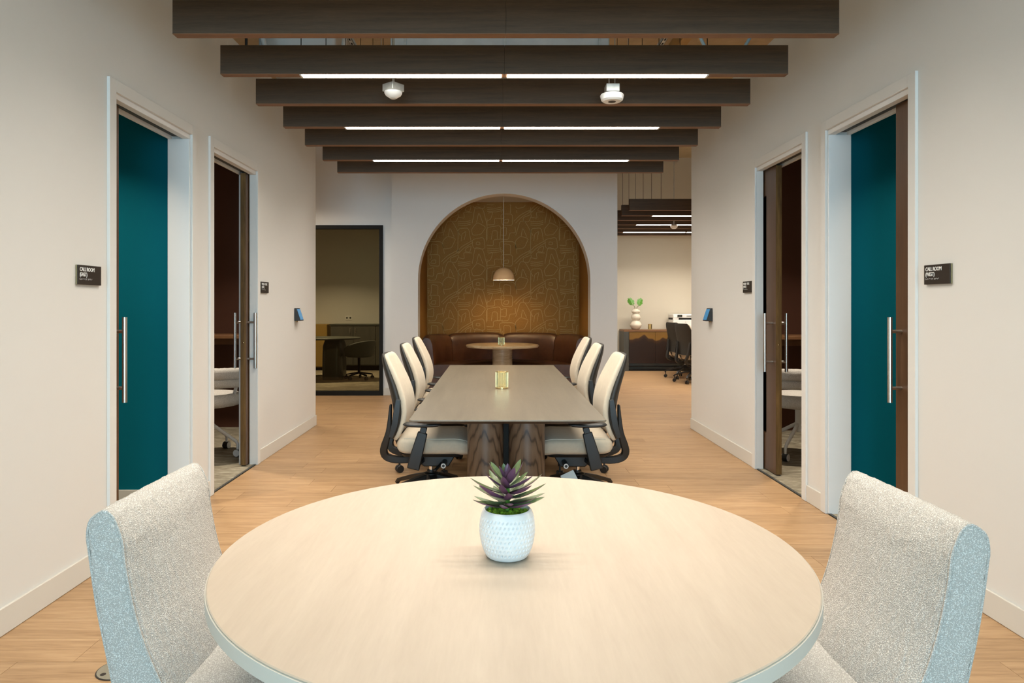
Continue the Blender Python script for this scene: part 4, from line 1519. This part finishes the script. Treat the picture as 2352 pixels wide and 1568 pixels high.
for (x0, x1, yy, lb) in ((-3.64, XLB - .004, 7.415, 'narrow wooden wall counter behind the chair in the left booth'),
                         (XRB + .004, 3.74, 7.215, 'narrow wooden wall counter behind the chair in the right booth')):
    t = tag(empty('wall_counter', ((x0 + x1) / 2, yy, 0)), lb, 'counter', 'wall counters in the booths')
    hw = (x1 - x0) / 2
    B(-hw, hw, -.45, 0, .985, 1.02).build('counter_top', M['ledge'], t, bevel=.003)
    B(-hw, hw, -.03, 0, .90, .985).build('apron', M['ledge'], t)
    for sx in (-.5, .5):
        MB().prism([(-.40, .982), (-.005, .982), (-.005, .70)], 'x', sx - .012, sx + .012).build('bracket', M['blackmetal'], t)

# ---------------------------------------------------------------- meeting room behind glass
t = tag(empty('meeting_table', (-3.28, 12.25, .006)), 'dark oval meeting table on arched slab legs behind the glass wall', 'table')
rings = []
for z, g_ in ((.715, .985), (.725, 1.0), (.738, 1.0), (.74, .995)):
    rings.append(superring((0, 0, z), (1, 0, 0), (0, 1, 0), .86 * g_, .52 * g_, 2.3, 72))
MB().loft(rings).build('tabletop', M['darktable'], t, ang=.6)
for sx in (-.45, .40):
    rg = []
    for z in (0.001, .36, .60, .70, .714):
        k = 1 if z < .5 else (.96 if z < .65 else .8)
        rg.append(superring((sx, 0, z), (1, 0, 0), (0, 1, 0), .185 * k, .26 * k, 4, 40))
    MB().loft(rg).build('leg', M['darktable'], t, ang=.6)
def tub_chair(loc, rz, label):
    t = tag(empty('tub_chair', loc, rz), label, 'chair', 'dark tub chairs behind the glass')
    rings = []
    for k in range(41):
        f = k / 40
        a = math.radians(180) + (f - .5) * math.radians(230)
        topz = .70 - .13 * abs(2 * f - 1) ** 2.2
        c = Vector((.245 * math.cos(a), .245 * math.sin(a), (topz + .42) / 2))
        rings.append(superring(c, (math.cos(a), math.sin(a), 0), (math.cos(a) * .2, math.sin(a) * .2, 1), .035, (topz - .42) / 2, 3, 20))
    MB().loft(rings).build('shell', M['tubchair'], t, ang=1)
    MB().lathe([(.02, .40), (.20, .40), (.245, .42), (.25, .45), (.22, .475), (.02, .48)], n=40).build('seat', M['tubchair'], t, ang=1)
    MB().lathe([(.02, .10), (.025, .12), (.025, .40)], n=16).build('column', M['blackmetal'], t)
    for k in range(5):
        a = 2 * PI * k / 5 + .3
        d = Vector((math.cos(a), math.sin(a), 0))
        sd = Vector((-d.y, d.x, 0))
        lg = MB().bar([d * .02 + Vector((0, 0, .12)), d * .24 + Vector((0, 0, .085))], [.04, .028], [.03, .02], tuple(sd)).build('base_leg', M['blackmetal'], t)
        MB().tube([tuple(d * .24 + sd * -.022 + Vector((0, 0, .032))), tuple(d * .24 + sd * .022 + Vector((0, 0, .032)))], .031, 16).build('caster', M['black'], lg)
        MB().tube([tuple(d * .24 + Vector((0, 0, .06))), tuple(d * .24 + Vector((0, 0, .085)))], .008, 8).build('caster_stem', M['black'], lg)
    return t
tub_chair((-2.42, 12.15, .006), PI - .5, 'dark tub swivel chair to the right of the oval table behind the glass')
tub_chair((-3.45, 11.35, .006), PI / 2 + .2, 'dark tub swivel chair in front of the oval table, cut by the wall edge')

t = tag(empty('credenza', (-2.36, 13.98, .006)), 'dark grey built-in cabinet along the back wall behind the glass', 'cabinet')
B(-.95, .86, -.22, .25, .10, .905).build('body', M['darkcab'], t, bevel=.002)
B(-.97, .86, -.25, .25, .906, .935).build('top', M['darktable'], t, bevel=.002)
B(-.93, .84, -.18, .24, 0, .10).build('toe_kick', M['blackmetal'], t)
for k in range(4):
    x = -.95 + k * .4525
    dr = B(x + .004, x + .4485, -.240, -.221, .12, .895).build('door', M['darkcab'], t, bevel=.002)
    hx_ = x + .4485 - .05 if k % 2 == 0 else x + .05
    MB().tube([(hx_, -.262, .76), (hx_, -.262, .86)], .006, 10).tube([(hx_, -.262, .775), (hx_, -.240, .775)], .004, 8).tube([(hx_, -.262, .845), (hx_, -.240, .845)], .004, 8).build('handle', M['chrome'], dr)
t = tag(empty('low_cabinet', (-3.95, 14.02, .006)), 'low ochre cabinet left of the dark cabinet behind the glass', 'cabinet')
B(-.55, .55, -.2, .2, .06, .93).build('body', M['ochre'], t, bevel=.004)
B(-.53, .53, -.17, .2, 0, .06).build('plinth', M['blackmetal'], t)
for k in (-1, 1):
    B(k * .275 - .27, k * .275 + .27, -.215, -.201, .08, .92).build('door', M['ochre'], t, bevel=.002)
t = tag(empty('wall_outlet', (-3.05, YFAR - .0152, 1.06)), 'white wall outlet plate above the dark cabinet behind the glass', 'outlet')
B(-.07, .07, -.008, 0, -.045, .045).build('plate', M['white_plastic'], t, bevel=.002)
for sx in (-.035, .035):
    MB().tube([(sx, -.0082, 0), (sx, -.0095, 0)], .02, 20).build('socket', M['darktable'], t)
def room_panel(x, y, z, sx, sy, label, watts, spread):
    t = tag(empty('unseen_panel_light', (x, y, z)), label, 'light')
    B(-sx / 2, sx / 2, -sy / 2, sy / 2, 0, .05).build('housing', M['white_metal'], t)
    B(-sx / 2 + .02, sx / 2 - .02, -sy / 2 + .02, sy / 2 - .02, -.004, -.0005).build('diffuser', M['lens'], t, smooth=False)
    down_lamp(t, (0, 0, -.006), sx - .05, watts, spread, (1, .88, .70), sy - .05)
    MB().tube([(0, 0, .05), (0, 0, DECK - z)], .004, 6).build('suspension_rod', M['galv'], t)
room_panel(-3.2, 12.3, 2.95, 1.2, .1, 'slim linear light over the oval table behind the glass', 34, 118)
room_panel(-3.6, 8.75, 2.95, 1.8, .12, 'added unseen fill light in the hall to the left, past the wall end', 34, 165)  # added out of view to brighten the arch wall and far end
room_panel(4.2, 8.6, 2.95, 1.8, .12, 'added unseen fill light in the hall to the right, past the wall end', 34, 165)  # second added fill, hidden behind the right wall

# ---------------------------------------------------------------- far room on the right
t = tag(empty('sideboard', (3.75, 13.98, 0)), 'sideboard with ochre doors dyed dark brown below, against the far wall', 'sideboard')
B(-1.15, 1.15, -.235, .25, .15, .79).build('carcass', M['darkcab'], t, bevel=.002)
B(-1.16, 1.16, -.262, .25, .791, .83).build('top', M['ledge'], t, bevel=.002)
B(-1.16, -1.06, -.262, .25, .0, .79).build('end_panel', M['darkcab'], t, bevel=.002)
B(1.06, 1.16, -.262, .25, .0, .79).build('end_panel', M['darkcab'], t, bevel=.002)
for z in (.002, .075):
    B(-1.05, 1.05, -.25, -.21, z, z + .03).build('base_rail', M['blackmetal'], t)
for k in range(4):
    x = -1.055 + k * .5275
    B(x + .002, x + .5255, -.258, -.236, .155, .785).build('door', M['dyed'], t, bevel=.001)

t = tag(empty('bubble_vase', (2.872, 13.93, .831)), 'cream vase of three stacked bulbs with two leaves on the sideboard', 'vase')
pr = [(.055, 0), (.085, .02), (.115, .075), (.11, .115), (.075, .165), (.062, .180), (.08, .205), (.093, .245), (.082, .290), (.058, .315), (.072, .335), (.088, .362), (.075, .392), (.045, .405), (.038, .418), (.042, .425)]
MB().lathe([tuple(lerp_curve(pr, k / 60)) for k in range(61)], n=40).build('vase_body', M['ceramic'], t, ang=1)
def monstera(base_pt, tip_pt, size, tilt, name='leaf'):
    MB().tube([base_pt, tuple((Vector(base_pt) + Vector(tip_pt)) / 2 + Vector((0, 0, .01))), tip_pt], .005, 8).build('leaf_stem', M['stem'], t)
    mb = MB()
    n = 40
    out = [(0, 0)]
    for k in range(n):
        a = PI * (-.5) + 2 * PI * k / n
        r = size * (1 + .08 * math.sin(k * 2.1))
        x, z = .72 * r * math.cos(a), r * (math.sin(a) + .95)
        if k % 6 == 0 and 3 < k < n - 3:
            x, z = x * .72, size * .9 + (z - size * .9) * .8
        out.append((x, z))
    vs_ = [(p[0], .02 * abs(p[0]) / size, p[1]) for p in out] + [(p[0], .02 * abs(p[0]) / size + .003, p[1]) for p in out]
    c0 = len(out)
    vs_ += [(0, -.01, size), (0, -.007, size)]
    ci = len(vs_) - 2
    fs = []
    for k in range(1, n):
        fs.append((ci, k, k + 1))
        fs.append((ci + 1, c0 + k + 1, c0 + k))
        fs.append((k, c0 + k, c0 + k + 1, k + 1))
    mb.add(vs_, fs)
    o = mb.build(name, M['leaf_green'], t)
    o.location = tip_pt
    o.rotation_euler = (math.radians(-18), tilt, 0)
monstera((-.01, 0, .42), (-.055, -.02, .50), .088, -.55)
monstera((.012, 0, .42), (.06, -.02, .49), .085, .38)
candle_holder((3.155, 13.90, .831), .043, .107, 16, 'brass candle holder on the sideboard beside the bubble vase')

t = tag(empty('printer', (3.83, 13.99, .831)), 'white multifunction printer on the sideboard', 'printer')
B(-.23, .23, -.20, .20, 0, .20).build('body', M['white_plastic'], t, bevel=.01)
B(-.23, .23, -.20, .20, .235, .31).build('scanner', M['white_plastic'], t, bevel=.01)
B(-.225, .225, -.16, .20, .20, .235).build('paper_slot', M['blackmetal'], t)
B(-.23, -.12, -.20, -.16, .20, .235).build('side_column', M['white_plastic'], t)
p = B(-.145, -.055, -.225, -.2005, .255, .30).build('control_panel', M['blackmetal'], t, bevel=.003)
B(-.135, -.065, -.2265, -.2251, .262, .293).build('display', M['darktable'], p, smooth=False)
B(.04, .23, -.21, -.2005, .272, .28).build('scanner_gap', M['blackmetal'], t)
B(-.20, .20, -.2085, -.2005, .03, .10).build('paper_tray', M['white_plastic'], t, bevel=.002)
MB().tube([(.02, -.2005, .15), (.02, -.203, .15)], .012, 16).build('emblem', M['galv'], t)

t = tag(empty('white_desk', (4.35, 12.95, 0)), 'white laminate desk with rounded end behind the far task chairs', 'desk')
MB().loft([[(p[0], p[1], z) for p in rrect(.98, .50, .35, 0, 12)] for z in (.705, .73)]).build('desktop', M['desk'], t, ang=.6)
for sx in (-.5, .7):
    B(sx - .03, sx + .03, -.35, .35, 0.001, .03).build('foot', M['white_metal'], t, bevel=.004)
    B(sx - .03, sx + .03, -.03, .03, .031, .704).build('leg', M['white_metal'], t, bevel=.004)

# ---------------------------------------------------------------- floor outlet cover
t = tag(empty('floor_outlet', (-1.372, 2.49, .0005)), 'round metal floor outlet cover beside the left boucle chair', 'floor outlet')
MB().lathe([(.075, 0), (.075, .002), (.073, .0025)], n=48).build('gasket', M['sign'], t)
MB().lathe([(.071, .0026), (.071, .0035), (.069, .004)], n=48).build('cover', plain('floor_cover', lin(.36, .33, .25), .4, .6), t)
MB().lathe([(.010, .0041), (.010, .0046)], c=(-.035, -.04, 0), n=16).build('screw', M['sign'], t)

for m_ in (M['led'], M['screen']): m_.cycles.emission_sampling='NONE'
